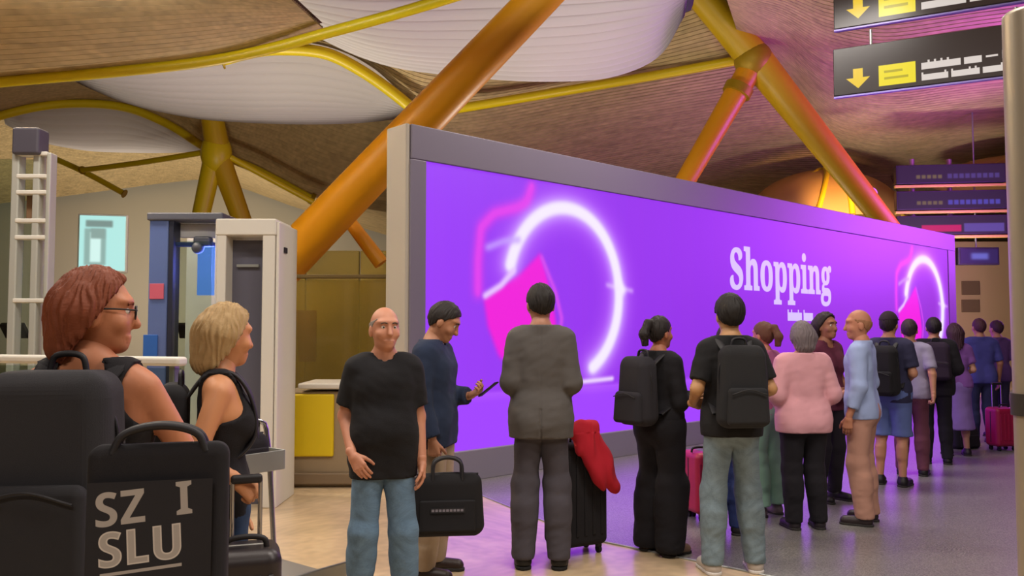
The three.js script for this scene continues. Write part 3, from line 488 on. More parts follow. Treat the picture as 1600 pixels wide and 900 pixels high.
  const hc = outOfHead([0, 1.63, .01]); geos.push(nets(headAll, [hc.x - .15, 1.46 * k, hc.z - .17], [hc.x + .15, hc.y + .17, hc.z + .17], cH));
  for (const a of arms) {
    const n = a.n.clone().addScaledVector(a.d, -a.n.dot(a.d)).normalize(), t = a.d.clone().cross(n).multiplyScalar(-a.sd), w = V(...a.w), parts = [], pt = (...c) => w.clone().addScaledVector(a.d, c[0] * k).addScaledVector(t, c[1] * k).addScaledVector(n, c[2] * k), C = (p, q, r1, r2) => [p.x, p.y, p.z, q.x, q.y, q.z, r1 * k, r2 * k, 1], palm = [C(pt(-.02, 0, 0), pt(.02, 0, 0), .026, .024)], fing = [];
    [.03, .01, -.01, -.028].forEach((off, i) => { palm.push(C(pt(.02, off * .55, 0), pt(.09 - Math.abs(off - .005) * .25, off, 0), .016, .012)); let q = pt(.09 - Math.abs(off - .005) * .25, off, 0), ang = 0, len = [.07, .078, .073, .056][i]; [[.45, 1, .0095], [.31, 1.1, .0088], [.24, .8, .008]].forEach(([fr, cu, r]) => { ang += a.curl * cu; const e = q.clone().addScaledVector(a.d, Math.cos(ang) * len * fr * k).addScaledVector(n, Math.sin(ang) * len * fr * k); fing.push(C(q, e, r, r * .93)); q = e; }); });
    { let q = pt(.025, .022, .006); [[.042, .75, .6, .25, .014], [.032, .85, .35, .4 + a.curl * .3, .011], [.026, .8, .1, .5 + a.curl * .4, .0095]].forEach(([len, c0, c1, c2, r]) => { const dd = a.d.clone().multiplyScalar(c0).addScaledVector(t, c1).addScaledVector(n, c2).normalize(), e = q.clone().addScaledVector(dd, len * k); fing.push(C(q, e, r, r * .9)); q = e; }); }
    const hd = (x, y, z) => { let d = 9; for (const p of palm) d = smin(d, cap(x, y, z, p), .014); let f = 9; for (const p of fing) f = Math.min(f, cap(x, y, z, p)); return smin(d, f, .006); };
    const m = pt(.07, 0, .02), r = .15 * k; geos.push(nets(hd, [m.x - r, m.y - r, m.z - r], [m.x + r, m.y + r, m.z + r], cF));
  }
  mesh('body', geos, S(s.skin ?? 0xc08a6a, .55), o);
  // --- face
  if (s.face) for (const q of [-1, 1]) {
    const e = mesh('eye', new THREE.SphereGeometry(.0125 * k, 16, 12).translate(...outOfHead([q * .032, 1.638, .079]).toArray()), S(0xd9d2c8, .3), o);
    mesh('iris', new THREE.SphereGeometry(.0062 * k, 12, 10).translate(...outOfHead([q * .032, 1.638, .0868]).toArray()), S(0x2a1c12, .3), e);
    mesh('eyebrow', tube([[q * .014, 1.66, .098], [q * .03, 1.664, .097], [q * .048, 1.658, .085]].map(outOfHead), .0045 * k, 10, 6), S(s.brow ?? s.hair?.color ?? 0x2a1c14, .9), o);
  }
  if (s.face) mesh('lips', tube([[-.02, 1.557, .088], [0, 1.556, .0965], [.02, 1.557, .088]].map(outOfHead), .004 * k, 12, 6), S(0x8c4a42, .6), o);
  if (s.glasses) { const g = [], P = (p) => outOfHead(p); for (const q of [-1, 1]) { g.push(tube([0, 1, 2, 3, 4, 5, 6, 7].map((i) => { const a = i / 8 * 6.2832; return P([q * .034 + .026 * Math.cos(a), 1.636 + .02 * Math.sin(a), .108]); }), .0025, 32, 6, true), tube([P([q * .06, 1.642, .106]), P([q * .076, 1.642, .05]), P([q * .084, 1.638, -.01])], .0025, 16, 6)); } g.push(tube([P([-.008, 1.64, .11]), P([0, 1.643, .112]), P([.008, 1.64, .11])], .0022, 8, 6)); mesh('glasses', g, M.black, o); }
  // --- hair
  const H = s.hair;
  if (H) {
    const long = H.style === 'bob' || H.style === 'long', cov = H.puff ?? (long ? .014 : .008);
    const hairD = (x, y, z) => {
      let d = ell(x, y, z, 0, 1.65 + cov * .3, -.006, .08 * fw + cov, .102 + cov, .1 + cov);
      if (H.style === 'fringe') { d = ell(x, y, z, 0, 1.65, -.006, .0815 * fw, .104, .1015); d = Math.max(d, y - 1.672 - z * .25); }
      if (long) { const dn = H.style === 'long' ? 1.4 : (H.to ?? 1.5); d = smin(d, cap(x, y, z, [-.035, 1.62, -.05, -.03, dn, -.065, .075, .055, 1]), .05); d = smin(d, cap(x, y, z, [.035, 1.62, -.05, .03, dn, -.065, .075, .055, 1]), .05); }
      if (H.style === 'tail' || H.style === 'bun') d = smin(d, ell(x, y, z, 0, 1.7, -.115, .036, .036, .036), .02);
      if (H.style === 'bun') d = smin(d, ell(x, y, z, 0, 1.73, -.125, .05, .045, .045), .01);
      if (H.style === 'tail') { d = smin(d, cap(x, y, z, [0, 1.7, -.13, 0, 1.62, -.17, .03, .036, 1]), .015); d = smin(d, cap(x, y, z, [0, 1.62, -.17, 0, 1.44, -.14, .036, .014, 1]), .02); }
      const line = [[1.5, -.1], [1.56, -.06], [1.6, -.03], [1.615, .006], [1.655, .028], [1.685, .06], [1.735, .1], [1.8, .2]]; let hl = .2; for (let q = 1; q < line.length; q++) if (y < line[q][0]) { const [y0, z0] = line[q - 1], [y1, z1] = line[q]; hl = z0 + (z1 - z0) * Math.max(0, (y - y0) / (y1 - y0)); break; }
      d = Math.max(d, long ? .85 * (z - .05) - .5 * (y - 1.692) : (z - hl) * .75);
      if (!long) d = Math.max(d, (1.558 - y) * .8 - (H.style === 'tail' || H.style === 'bun' ? .02 : 0));
      if (!long) d = Math.max(d, .03 - Math.hypot((y - 1.612), (z + .0)) - Math.max(0, .065 - Math.abs(x)) * 3);
      const a = Math.atan2(x, z); return d + .003 * Math.sin(a * 34 + 6 * nz(x * 20, y * 12, z * 20)) * (long ? 1 : .5) + .004 * nz(x * 50, y * 16, z * 50);
    };
    const f = (x, y, z) => intoHead(x, y, z, hairD); mesh('hair', nets(f, [hc.x - .17, 1.34 * k, hc.z - .26], [hc.x + .17, hc.y + .2, hc.z + .2], cH), S(H.color, .7, { bumpMap: grainTex, bumpScale: .001 }), o);
    if (H.cap) { const g = (x, y, z) => intoHead(x, y, z, (x, y, z) => Math.min(Math.max(ell(x, y, z, 0, 1.655, -.004, .094, .118, .114), 1.675 - y), Math.max(ell(x, y, z, 0, 1.68, .13, .07, .012, .07)))); mesh('cap', nets(g, [hc.x - .17, 1.6 * k, hc.z - .2], [hc.x + .17, hc.y + .2, hc.z + .25], cH), cloth(H.cap), o); }
  }
  // --- top garment
  const T = s.top;
  if (T) {
    const off = T.off ?? .016, hem = (T.hem ?? .84) * k, sl = T.sleeve ?? .6, fl = T.flare ?? 0, wr = T.wrinkle ?? .005, nk = T.neck ?? .062;
    const cuts = arms.map((a) => { if (sl <= 0) return null; const q = sl <= 1 ? a.up : a.lo, t = sl <= 1 ? sl : sl - 1, e = [0, 1, 2].map((i) => q[i] + (q[i + 3] - q[i]) * t), l = Math.hypot(q[3] - q[0], q[4] - q[1], q[5] - q[2]); return [e, [0, 1, 2].map((i) => (q[i + 3] - q[i]) / l)]; });
    const f = (x, y, z) => {
      let d = torsoD(x, y, z, off + fl * Math.max(0, 1.08 * k - y)); const wrk = wr * (nz(x * 7, y * 11, z * 7) + .6 * nz(x * 16, y * 24 + x * 9, z * 16)); d += wrk;
      for (const q of [-1, 1]) d = smin(d, cap(x, y, z, [q * .075 * W * k, 1.0 * k, -.004, q * .08 * W * k, hem - .1, -.004, .108 * k, .112 * k, 1.08], off * .7 + fl * Math.max(0, 1.08 * k - y)) + wrk, .05);
      if (T.vent && z < 0) d += .012 * Math.exp(-((x / .006) ** 2)) * (y < .98 * k ? 1 : .25);
      if (sl > 0) arms.forEach((a, i) => { let e = cap(x, y, z, a.up, off * 1.1 + .004) + wrk; if (sl > 1) e = smin(e, cap(x, y, z, a.lo, off * 1.0 + .006) + wrk, .03); const [c, n] = cuts[i]; e = Math.max(e, (x - c[0]) * n[0] + (y - c[1]) * n[1] + (z - c[2]) * n[2]); d = smin(d, e, .022); });
      else for (const q of [-1, 1]) d = Math.max(d, .085 * k - Math.hypot(x - q * (sh + .075) * k, (y - 1.4 * k) * .8, z * .5));
      d = Math.max(d, hem + (T.curve ?? 0) * Math.abs(x) - y, y - 1.5 * k);
      const ny = [0, (sl > 0 ? 1.445 : 1.4) * k, -.005 * k, 0, 1.56 * k, .01 * k, (sl > 0 ? nk : nk + .03) * k, (nk + .012) * k, 1]; d = Math.max(d, -cap(x, y, z, ny));
      if (sl <= 0) d = Math.max(d, -ell(x, y, z, 0, 1.45 * k, .02, .09 * k, .1 * k, .14));
      return d;
    };
    mesh(T.name ?? 'shirt', nets(f, [-R - .03, hem - .04, -.34], [R + .03, 1.53 * k, .44], cB * .92), T.mat, o);
    if (T.collar) { const c = (x, y, z) => { const d = cap(x, y, z, [0, 1.44 * k, -.018 * k, 0, 1.53 * k, .004 * k, .073 * k, .062 * k, 1]); return Math.max(d, -(d + .012), 1.445 * k - y, y - (1.492 - z * .25 / k) * k); }; mesh('collar', nets(c, [-.12, 1.4 * k, -.13], [.12, 1.54 * k, .13], .005), T.collar, o); }
    if (T.cuff) arms.forEach((a) => { const q = a.lo, e0 = V(q[0], q[1], q[2]).lerp(V(q[3], q[4], q[5]), .9), e1 = V(q[3], q[4], q[5]); mesh('cuff', rod(e0, e1, .038 * k, .036 * k), T.cuff, o); });
  }
  // --- trousers, shorts
  const Bm = s.bottom;
  if (Bm) {
    const off = Bm.off ?? .014, o2 = Bm.shin ?? off + .012, to = (Bm.to ?? .06) * k, top = (Bm.top ?? 1.02) * k, wr = Bm.wrinkle ?? .0042;
    const f = (x, y, z) => { let d = 9; for (let i = 3; i < 6; i++) d = smin(d, cap(x, y, z, torso[i], off), .05); const w = wr * (nz(x * 9, y * 9, z * 9) + .6 * nz(x * 14, y * 26 + x * 12, z * 14) * (y < .3 * k ? 1.6 : .8)); let l = Math.min(legD(legs[0], x, y, z, off, o2, true), legD(legs[1], x, y, z, off, o2, true)); if (Bm.dress) l = smin(l, cap(x, y, z, [0, .9 * k, 0, 0, (Bm.to + .02) * k, 0, .14 * k, .22 * k, 1]), .05); d = smin(d, l, .035) + w; return Math.max(d, y - top, to - y); };
    mesh(Bm.name ?? 'trousers', nets(f, [-R, to - .04, -.32], [R, top + .03, .32], cB * .92), Bm.mat, o);
    if (Bm.belt) { const b = (x, y, z) => { let d = 9; for (let i = 3; i < 5; i++) d = smin(d, cap(x, y, z, torso[i], off + .006), .05); return Math.max(d, y - 1.01 * k, .975 * k - y); }; mesh('belt', nets(b, [-R, .95 * k, -.25], [R, 1.04 * k, .25], .01), leather(Bm.belt), o); }
  }
  // --- shoes
  legs.forEach((l) => {
    const q = l.ft, c = l.sh, ax = c[3], az = c[5], up = (x, y, z) => { let d = cap(x, y, z, [ax, .042 * k, az - .015 * k, q[3], .034 * k, q[5] + .02 * k, .046 * k, .04 * k, 1]); d = smin(d, cap(x, y, z, [ax, .05 * k, az, ax, .1 * k, az, .046 * k, .044 * k, 1]), .03); return Math.max(d, .012 - y, y - .105 * k); };
    const sole = (x, y, z) => Math.max(cap(x, y * .3, z, [ax, 0, az - .02 * k, q[3], 0, q[5] + .022 * k, .05 * k, .044 * k, 1]), .001 - y, y - .022);
    const lo = [Math.min(ax, q[3]) - .09, -.012, az - .12], hi = [Math.max(ax, q[3]) + .09, .14, q[5] + .12], sc = cH * 1.2;
    const m = mesh('shoe', nets(up, lo, hi, sc), leather(s.shoes ?? 0x1a1718), o); mesh('sole', nets(sole, lo, [hi[0], .05, hi[2]], Math.min(sc, .007)), S(s.sole ?? 0x2a2624, .8), m);
  });
  return { o, k, arms, hand: (i, along = .1) => o.localToWorld(V(...arms[i].w).addScaledVector(arms[i].d, along * k)) };
}
const deg = Math.PI / 180;
const place = (px, s) => ({ x: (px - 800) / s, z: -F / s });      // s: pixels per metre at that distance

// --- bags
function backpack(who, s) {
  const { o: p, k } = who, w = s.w ?? .3, h = s.h ?? .46, d = s.d ?? .17, y0 = (s.y ?? 1.46) * k - h, off = -(s.off ?? .14);
  p.updateMatrixWorld(); const base = p.localToWorld(V(s.dx ?? 0, y0, off)), o = thing('backpack', s.label, 'backpack', base.toArray(), p.rotation.y, 'backpacks worn in the queue');
  const shape = (W, Hh, D, r, taper) => { const g = new RoundedBoxGeometry(W, Hh, D, 6, r), q = g.attributes.position; for (let i = 0; i < q.count; i++) { const t = q.getY(i) / Hh + .5, a = 1 - taper * t * t; q.setX(i, q.getX(i) * a); const z = q.getZ(i); if (z < 0) q.setZ(i, z * (1 - .28 * t * t) + .006 * nz(q.getX(i) * 12, q.getY(i) * 12, 3)); q.setX(i, q.getX(i) + .006 * nz(q.getZ(i) * 12, q.getY(i) * 14, 8)); } g.computeVertexNormals(); return g; };
  mesh('main_compartment', shape(w, h, d, Math.min(.07, d * .42), .16).translate(0, h / 2, -d / 2), s.mat, o);
  const pk = mesh('front_pocket', shape(w * .8, h * .45, .07, .03, .08).translate(0, h * .27, -d - .008), s.mat2 ?? s.mat, o);
  mesh('zipper', tube([V(-w * .33, h * .42, -d - .046), V(0, h * .475, -d - .045), V(w * .33, h * .42, -d - .046)], .004, 20, 6), M.dark, pk);
  mesh('zipper', tube([V(-w * .46, h * .3, -d * .6), V(-w * .42, h * .8, -d * .55), V(0, h * .97, -d * .55), V(w * .42, h * .8, -d * .55), V(w * .46, h * .3, -d * .6)], .005, 40, 6), M.dark, o);
  mesh('top_handle', tube([V(-.05, h - .01, -.03), V(-.035, h + .035, -.03), V(.035, h + .035, -.03), V(.05, h - .01, -.03)], .009, 20, 8), M.dark, o);
  for (const q of s.oneStrap ? [s.oneStrap] : [-1, 1]) { const X = q * (s.strapX ?? .105) * k, T = 1.48 * k - y0; mesh('shoulder_strap', bandTube([V(q * .07, h - .06, -.01), V(X, T - .0, -off - .05), V(X, T, -off + .035), V(X * 1.03, T - .1 * k, -off + .105), V(X * 1.1, T - .26 * k, -off + .118), V(X * 1.3, T - .35 * k, -off + .03), V(q * w * .45, .08, -.01)], .024, .008, 40), s.strap ?? M.dark, o); }
  return o;
}
function suitcase(s) {
  const { w = .42, h = .62, d = .25 } = s, o = thing('suitcase', s.label, 'suitcase', [s.x, 0, s.z], s.turn ?? 0, s.group ?? 'luggage in the queue'), b = .06;
  const g = new RoundedBoxGeometry(w, h - b, d, 5, .05).translate(0, b + (h - b) / 2, 0), shell = mesh('shell', g, s.mat, o);
  const n = 5; for (let i = 0; i < n; i++) for (const q of [-1, 1]) mesh('ridge', box(.022, h - b - .16, .012, (i - (n - 1) / 2) * w * .17, b + (h - b) / 2, q * (d / 2 + .002), .005), s.mat, shell);
  mesh('zip_band', box(w + .006, h - b - .1, .014, 0, b + (h - b) / 2, 0, .005), s.trim ?? M.dark, o);
  mesh('zip_band', box(w - .1, h - b + .006, .014, 0, b + (h - b) / 2, 0, .005), s.trim ?? M.dark, o);
  mesh('carry_handle', tube([V(-.07, h - .004, .04), V(-.06, h + .028, .04), V(.06, h + .028, .04), V(.07, h - .004, .04)], .01, 20, 8), M.dark, o);
  const e = s.handle ?? .35; if (e > 0) { const t = mesh('pull_handle', [box(w * .46, .032, .034, 0, h + e, -d * .3, .012)], M.dark, o); mesh('pull_tube', [rod(V(-w * .2, h - .02, -d * .3), V(-w * .2, h + e, -d * .3), .008), rod(V(w * .2, h - .02, -d * .3), V(w * .2, h + e, -d * .3), .008)], M.chrome, t); }
  for (const x of [-1, 1]) for (const z of [-1, 1]) { const wl = mesh('wheel', new THREE.CylinderGeometry(.027, .027, .022, 18).rotateZ(Math.PI / 2).translate(x * (w / 2 - .06), .027, z * (d / 2 - .05)), M.rubber, o); mesh('wheel_fork', box(.04, .04, .036, x * (w / 2 - .06), .06, z * (d / 2 - .05), .008), M.dark, wl); }
  if (s.badge) mesh('badge', box(.1, .12, .006, w * .1, h - .3, d / 2 + .01, .002), S(s.badge, .4, { metalness: .4 }), o);
  return o;
}
function softBag(name, s) {     // duffel or briefcase with two handles
  const { w = .44, h = .3, d = .18 } = s, o = thing(name, s.label, s.category ?? 'bag', s.pos, s.turn ?? 0, s.group);
  const g = new RoundedBoxGeometry(w, h, d, 8, Math.min(.06, d * .4)), q = g.attributes.position; for (let i = 0; i < q.count; i++) { const t = q.getY(i) / h + .5; q.setZ(i, q.getZ(i) * (1 - .35 * t * t)); q.setX(i, q.getX(i) * (1 - .08 * t) + .005 * nz(q.getY(i) * 14, q.getZ(i) * 14, 1)); q.setY(i, q.getY(i) - .02 * Math.cos(q.getX(i) / w * 3.14) * (1 - t) * .6 + .006 * nz(q.getX(i) * 9, q.getZ(i) * 9, 4)); } g.computeVertexNormals();
  mesh('body', g.translate(0, h / 2 + .008, 0), s.mat, o);
  for (const z of [-1, 1]) mesh('handle', tube([V(-w * .2, h - .03, z * d * .28), V(-w * .17, h + s.grip * .75, z * .03), V(0, h + s.grip, z * .012), V(w * .17, h + s.grip * .75, z * .03), V(w * .2, h - .03, z * d * .28)], .011, 32, 8), s.trim ?? M.dark, o);
  mesh('zipper', tube([V(-w * .42, h + .002, 0), V(0, h + .008, 0), V(w * .42, h + .002, 0)], .006, 20, 6), M.dark, o);
  mesh('front_pocket', new RoundedBoxGeometry(w * .74, h * .5, .03, 4, .012).rotateX(-.09).translate(0, h * .36, d * .46), s.mat, o);
  if (s.print) mesh('print', new THREE.PlaneGeometry(s.print.w, s.print.h).rotateX(-.09).translate(0, h * .46, d * .46 + .0185), s.print.mat, o);
  return o;
}

// --- the queue
const A = person({ label: 'person with red hair and glasses in black tank top carrying a large backpack', ...place(146, 530), yaw: 184, H: 1.74, female: true, build: 1.12, cells: 'near', skin: 0xc07c58, face: true, glasses: true, head: [-68, 3], hair: { style: 'bob', to: 1.53, color: 0x7a3a1c }, top: { name: 'tank_top', sleeve: 0, hem: .86, mat: cloth(0x17151a), off: .012 }, bottom: { name: 'trousers', mat: cloth(0x2b2730), off: .02 }, arms: ['hang', [[.3, 1.15, .06], [.25, 1.12, .27], [-.1, -.2, .95], [-.8, -.3, 0], .6]], shoes: 0x201d20 });
backpack(A, { label: 'large charcoal backpack on the person with red hair', w: .37, h: .56, d: .22, y: 1.47, off: .12, mat: cloth(0x2e2d31), mat2: cloth(0x29282c), strap: cloth(0x2a292d) });
{
  const t = canvasTex(512, 420, (g) => { g.fillStyle = '#1c1a1f'; g.fillRect(0, 0, 512, 420); g.save(); g.translate(20, 0); g.transform(1, -.08, .06, 1, 0, 40); g.fillStyle = '#a8a099'; g.strokeStyle = '#c9c1b8'; g.lineWidth = 6; g.font = 'bold 200px sans-serif'; g.fillText('SZ', 0, 150); g.fillText('I', 330, 140); g.fillText('SLU', 10, 320); g.strokeText('SLU', 10, 320); g.fillRect(20, 345, 330, 14); g.restore(); });
  const o = thing('tote_bag', 'black tote bag with bold white lettering on the arm of the red haired person', 'bag', [0, 0, 0]);
  const c = at(236, 800, 1.93); o.position.set(c.x + .02, .93, c.z); o.rotation.y = .25;
  const g = new RoundedBoxGeometry(.3, .38, .1, 8, .03), q = g.attributes.position; for (let i = 0; i < q.count; i++) { const tt = q.getY(i) / .38 + .5; q.setZ(i, q.getZ(i) * (1.1 - .6 * tt) + .008 * nz(q.getX(i) * 10, q.getY(i) * 10, 2)); } g.computeVertexNormals();
  mesh('body', g.translate(0, .19, 0), cloth(0x1c1a1f), o);
  mesh('print', new THREE.PlaneGeometry(.26, .215, 1, 1).rotateX(-.06).translate(-.012, .195, .0535), S(0xffffff, .8, { map: t }), o);
  for (const z of [-1, 1]) mesh('handle', tube([V(-.1, .36, z * .02), V(-.08, .4, z * .015), V(0, .42, z * .012), V(.08, .4, z * .015), V(.1, .36, z * .02)], .009, 30, 8), M.dark, o);
}
const Bw = person({ label: 'person with blonde hair in black tank top and blue jeans holding a suitcase handle', ...place(350, 400), yaw: 108, H: 1.66, female: true, build: 1.1, cells: 'near', skin: 0xc98a5e, head: [30, 6], hair: { style: 'bob', to: 1.52, color: 0xa88a5c }, top: { name: 'tank_top', sleeve: 0, hem: .92, mat: cloth(0x121015), off: .012 }, bottom: { name: 'jeans', mat: denim(0x2c466b) }, arms: ['hang', [[.25, 1.17, -.09], [.25, 1.08, .06], [0, -.6, .7], [-.7, -.6, 0], 1.1]], shoes: 0xc9c4bc, sole: 0xd8d4cc });
backpack(Bw, { label: 'small black backpack on the person with blonde hair', w: .28, h: .4, d: .13, y: 1.44, off: .12, strapX: .085, mat: cloth(0x131217) });
suitcase({ label: 'dark grey hard shell suitcase with silver edge behind the blonde person', ...place(390, 436), turn: .32, w: .24, h: .81, d: .22, mat: S(0x2b2527, .4), trim: M.alu, badge: 0x6d675f, handle: .22 });
const C = person({ label: 'bald person in black t-shirt and light blue jeans facing the viewer', ...place(601, 285), yaw: 14, H: 1.69, build: .86, belly: .025, cells: 'near', skin: 0xc08468, face: true, brow: 0x5a4a40, head: [12, 0], hair: { style: 'fringe', color: 0x8a8078 }, top: { name: 't_shirt', sleeve: .78, hem: .80, mat: cloth(0x0e0d12), off: .019 }, bottom: { name: 'jeans', mat: denim(0x6c8aa6), off: .016, shin: .03 }, arms: ['hang', 'pocket'], shoes: 0x7a6a5c, stance: [.13, .02, .13, -.02] });
const D = person({ label: 'person in navy blazer and beige trousers looking down at a phone', ...place(680, 240), yaw: 78, H: 1.76, cells: 'mid', skin: 0xb07a5c, face: true, head: [8, 30], hair: { style: 'short', color: 0x1c1412, puff: .009 }, top: { name: 'blazer', sleeve: 1.95, hem: .82, flare: .03, off: .026, mat: cloth(0x1d2a44), collar: cloth(0xc9c4c0) }, bottom: { name: 'trousers', mat: cloth(0xa8937a), off: .018, shin: .034 }, arms: [[[.215, 1.12, -.02], [.12, 1.13, .2], [-.35, .35, .9], [-.3, .9, -.3], .75], 'fist'], shoes: 0x2c1d18 });
{
  const p = D.hand(0, .1), o = thing('phone', 'black phone in the hand of the person in navy blazer', 'phone', p.toArray(), 75 * deg);
  const f = mesh('case', box(.075, .15, .009, 0, .045, .02, .004).rotateX(.9), M.black, o); mesh('display', box(.068, .14, .001, 0, .045, .0145).rotateX(.9), S(0x08080a, .15), f);
}
softBag('briefcase', { label: 'black soft briefcase hanging from the hand of the person in navy blazer', category: 'briefcase', pos: [-.385, .35, -5.0], turn: .12, w: .44, h: .36, d: .15, grip: .1, mat: cloth(0x121014), print: { w: .2, h: .03, mat: S(0xffffff, .7, { map: canvasTex(256, 38, (g) => { g.fillStyle = '#141216'; g.fillRect(0, 0, 256, 38); g.fillStyle = '#77717a'; for (let i = 0; i < 9; i++) g.fillRect(8 + i * 27, 10, 20, 18); }) }) } });
const Es = person({ label: 'tall person in grey suit standing with back turned before the screen ring', ...place(845, 232), yaw: 178, H: 1.87, build: .8, cells: 'near', skin: 0xa8745a, hair: { style: 'short', color: 0x17110f, puff: .01 }, top: { name: 'suit_jacket', sleeve: 1.95, hem: .80, flare: .05, off: .024, vent: true, mat: cloth(0x55514f), collar: cloth(0xcfc8c0) }, bottom: { name: 'suit_trousers', mat: cloth(0x46424a), off: .02, shin: .04 }, arms: ['front', 'front'], head: [14, 4], shoes: 0x0f0d0d, sole: 0x0c0a0a });
suitcase({ label: 'tall black suitcase with a red jacket over it beside the grey suit', ...place(898, 218), turn: .5, w: .4, h: .78, d: .26, mat: cloth(0x131015), handle: .1 });
{
  const b = place(912, 222), o = thing('red_jacket', 'red jacket draped over the tall black suitcase', 'jacket', [b.x, .5, b.z + .02], .45);
  const f = (x, y, z) => { let d = cap(x, y, z, [-.06, .36, .03, .1, .08, .06, .07, .1, 1.9]); d = smin(d, cap(x, y, z, [-.12, .38, 0, .06, .39, 0, .05, .05, 1]), .06); d = smin(d, cap(x, y, z, [.08, .3, .02, .2, -.02, .05, .06, .06, 1.6]), .06); return d + .012 * Math.sin(x * 60 + y * 14 + 5 * nz(x * 6, y * 5, 1)) * (y < .36 ? 1 : .3) + .016 * nz(x * 9, y * 7, z * 9); };
  mesh('cloth', nets(f, [-.26, -.14, -.2], [.4, .54, .26], .009), cloth(0xb01228), o);
}
const Fw = person({ label: 'person in black blouse and wide black trousers with dark backpack', ...place(1030, 218), yaw: 128, H: 1.66, female: true, cells: 'mid', skin: 0xa8694e, hair: { style: 'tail', color: 0x1a1110 }, top: { name: 'blouse', sleeve: 1.6, hem: .9, mat: cloth(0x0f0d14), off: .018 }, bottom: { name: 'wide_trousers', mat: cloth(0x110f17), off: .03, shin: .07, to: .03 }, arms: ['front', 'phone'], shoes: 0x8a6f5c });
backpack(Fw, { label: 'dark grey backpack on the person in wide black trousers', w: .3, h: .48, d: .18, y: 1.46, mat: cloth(0x242229) });
const G = person({ label: 'tall person in black t-shirt and pale jeans with a black backpack', ...place(1140, 237), yaw: 184, H: 1.79, build: .86, cells: 'near', skin: 0xb98a5e, hair: { style: 'short', color: 0x150f0e, puff: .016 }, top: { name: 't_shirt', sleeve: .8, hem: .86, mat: cloth(0x100f12), off: .019 }, bottom: { name: 'jeans', mat: denim(0x7f929c), off: .018, shin: .034 }, arms: ['wide', 'wide'], shoes: 0xb9aea4, sole: 0xd2cbc4, stance: [.14, 0, .14, .02] });
backpack(G, { label: 'black backpack on the tall person in pale jeans', w: .33, h: .52, d: .17, y: 1.44, mat: cloth(0x1d1d20) });
person({ label: 'person in pink top and mint trousers partly behind the tall backpacker', ...place(1192, 182), yaw: 215, H: 1.63, female: true, cells: 'mid', skin: 0xb87462, hair: { style: 'tail', color: 0x5c3524 }, top: { name: 'top', sleeve: .7, hem: .86, mat: cloth(0xb0668a) }, bottom: { name: 'trousers', mat: cloth(0x8fb8a4), to: .1, off: .024, shin: .05 }, arms: ['front', 'hang'], shoes: 0x6a5a62 });
person({ label: 'person in dark blue trousers standing hidden before the tall backpacker', ...place(1134, 200), yaw: 165, H: 1.6, female: true, cells: 'far', hair: { style: 'short', color: 0x2a1a14 }, top: { name: 'top', sleeve: .7, hem: .84, mat: cloth(0x6a3a52) }, bottom: { name: 'trousers', mat: denim(0x2f3f7c) }, arms: ['front', 'front'], shoes: 0x1c1a20, stance: [.07, 0, .07, 0] });
suitcase({ label: 'small red suitcase standing behind the tall backpacker', ...place(1086, 186), turn: .3, w: .16, h: .56, d: .3, mat: S(0xb02048, .5), handle: 0 });
person({ label: 'grey haired person in pink jacket and black trousers', ...place(1252, 195), yaw: 186, H: 1.62, female: true, build: 1.14, cells: 'mid', skin: 0xb98674, hair: { style: 'bob', to: 1.55, color: 0x6f6468, puff: .018 }, top: { name: 'jacket', sleeve: 1.9, hem: .82, flare: .05, off: .034, mat: cloth(0xdba0aa) }, bottom: { name: 'trousers', mat: cloth(0x141018), off: .02, shin: .034 }, arms: ['front', 'front'], shoes: 0x2a2228 });
person({ label: 'person with dark hair peeking out between pink jacket and pale blue shirt', ...place(1290, 168), yaw: 30, H: 1.72, female: true, cells: 'far', skin: 0xa06a50, face: true, hair: { style: 'bob', color: 0x231417 }, top: { name: 'top', sleeve: .7, mat: cloth(0x5c2038) }, bottom: { name: 'trousers', mat: cloth(0x1c1620) }, arms: ['front', 'front'] });
person({ label: 'person in pale blue shirt and tan trousers turned to the pink jacket', ...place(1343, 190), yaw: 236, H: 1.73, cells: 'mid', skin: 0xb97c60, head: [20, 4], hair: { style: 'fringe', color: 0x9a6a4c }, top: { name: 'shirt', sleeve: 1.7, hem: .86, off: .016, mat: cloth(0x9fb0dc) }, bottom: { name: 'trousers', mat: cloth(0xb98a78), off: .02, shin: .036 }, arms: ['hang', 'front'], shoes: 0x2a1c1e });
const J = person({ label: 'person in blue shorts and dark cap with a round black backpack', ...place(1388, 153), yaw: 140, H: 1.74, cells: 'mid', skin: 0xbd8568, hair: { style: 'short', color: 0x241618, cap: 0x2a1a26 }, top: { name: 't_shirt', sleeve: .8, hem: .84, mat: cloth(0x2b2a48), off: .022 }, bottom: { name: 'shorts', mat: cloth(0x5a6aa2), to: .5, off: .03, shin: .05 }, arms: ['hang', 'front'], shoes: 0x1c181c });
backpack(J, { label: 'round black backpack on the person in blue shorts', w: .32, h: .5, d: .22, y: 1.42, mat: cloth(0x151319) });
const Kp = person({ label: 'person in light grey shirt and dark trousers behind the blue shorts', ...place(1420, 143), yaw: 150, H: 1.68, cells: 'far', skin: 0xb98468, hair: { style: 'short', color: 0x33202a }, top: { name: 'shirt', sleeve: .8, hem: .86, mat: cloth(0x9a93b0) }, bottom: { name: 'trousers', mat: cloth(0x6b3a4c) }, arms: ['hang', 'back'], shoes: 0x1c181c });
const Lp = person({ label: 'person in black jacket and black trousers with dark satchel', ...place(1458, 132), yaw: 160, H: 1.71, cells: 'far', skin: 0xb07a60, hair: { style: 'short', color: 0x1a1016 }, top: { name: 'jacket', sleeve: 1.9, hem: .82, off: .03, mat: cloth(0x16121c) }, bottom: { name: 'trousers', mat: cloth(0x15121c) }, arms: ['hang', 'front'], shoes: 0x121014 });
backpack(Lp, { label: 'dark plum backpack on the person in black jacket', w: .3, h: .44, d: .16, mat: cloth(0x2a1c30) });
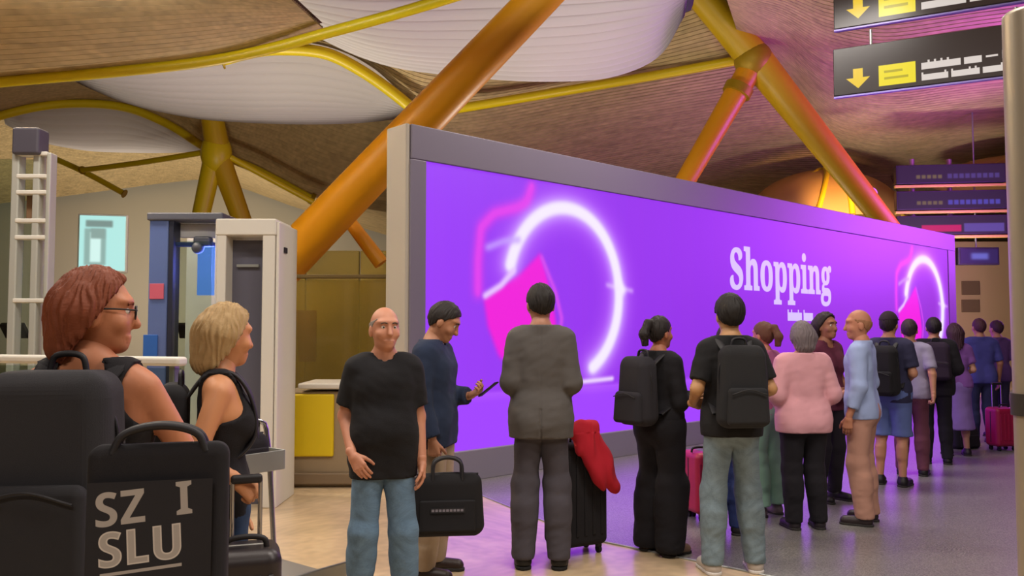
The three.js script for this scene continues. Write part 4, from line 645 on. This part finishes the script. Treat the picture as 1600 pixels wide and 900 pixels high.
person({ label: 'person in long lilac dress beyond the black jacket', ...place(1490, 124), yaw: 170, H: 1.64, female: true, cells: 'far', skin: 0xbb8a70, hair: { style: 'long', color: 0x3a1c2a }, top: { name: 'dress_top', sleeve: .7, hem: .9, mat: cloth(0x7a4a98) }, bottom: { name: 'dress_skirt', mat: cloth(0x8468b0), to: .35, dress: true }, arms: ['hang', 'front'], shoes: 0x241c28 });
person({ label: 'person in purple blue shirt and navy trousers at the far end', ...place(1529, 112), yaw: 175, H: 1.72, build: 1.1, cells: 'far', skin: 0xa8745a, hair: { style: 'short', color: 0x4a2430 }, top: { name: 'shirt', sleeve: .9, hem: .84, mat: cloth(0x3f3f86) }, bottom: { name: 'trousers', mat: cloth(0x22264a) }, arms: ['hang', 'hang'], shoes: 0x14121a });
person({ label: 'person in plum shirt pulling the crimson suitcase', ...place(1556, 106), yaw: 190, H: 1.7, cells: 'far', skin: 0xb07c60, hair: { style: 'short', color: 0x3a1c28 }, top: { name: 'shirt', sleeve: .9, hem: .84, mat: cloth(0x5c3c78) }, bottom: { name: 'trousers', mat: cloth(0x2c2844) }, arms: ['hang', 'back'], shoes: 0x14121a });
suitcase({ label: 'crimson suitcase standing at the far end of the queue', ...place(1560, 119), turn: .2, w: .34, h: .56, d: .24, mat: S(0x9c1244, .45), handle: .3 });
softBag('duffel_bag', { label: 'black duffel bag lying on the floor before the purple shirt', pos: [place(1498, 117).x, 0, place(1498, 117).z], turn: .3, w: .42, h: .3, d: .26, grip: .08, mat: cloth(0x14111a) });
{ // luggage trolley standing behind the blonde person
  const b = place(418, 262), o = thing('luggage_trolley', 'silver luggage trolley standing between blonde person and counter', 'trolley', [b.x, 0, b.z], .9);
  mesh('push_bar', tube([V(-.22, .12, -.2), V(-.22, .9, -.3), V(-.2, .98, -.31), V(.2, .98, -.31), V(.22, .9, -.3), V(.22, .12, -.2)], .016, 60, 10), M.chrome, o);
  mesh('grip', rod(V(-.16, .98, -.31), V(.16, .98, -.31), .024), M.rubber, o);
  mesh('basket', [box(.42, .02, .2, 0, .72, -.2, .008), box(.42, .12, .012, 0, .77, -.1, .004), box(.012, .12, .2, .21, .77, -.2, .004), box(.012, .12, .2, -.21, .77, -.2, .004)], M.alu, o);
  mesh('deck', [box(.46, .03, .7, 0, .14, .12, .01), box(.46, .1, .02, 0, .19, .46, .008)], M.alu, o);
  for (const [x, z] of [[-.2, -.2], [.2, -.2], [0, .4]]) mesh('wheel', new THREE.CylinderGeometry(.06, .06, .035, 20).rotateZ(Math.PI / 2).translate(x, .06, z), M.rubber, o);
  softBag('black_holdall', { label: 'black holdall resting in the basket of the luggage trolley', pos: [b.x - .16, .735, b.z - .1], turn: .9, w: .32, h: .2, d: .16, grip: .06, mat: cloth(0x18151a) });
}
renderer.render(scene, camera);
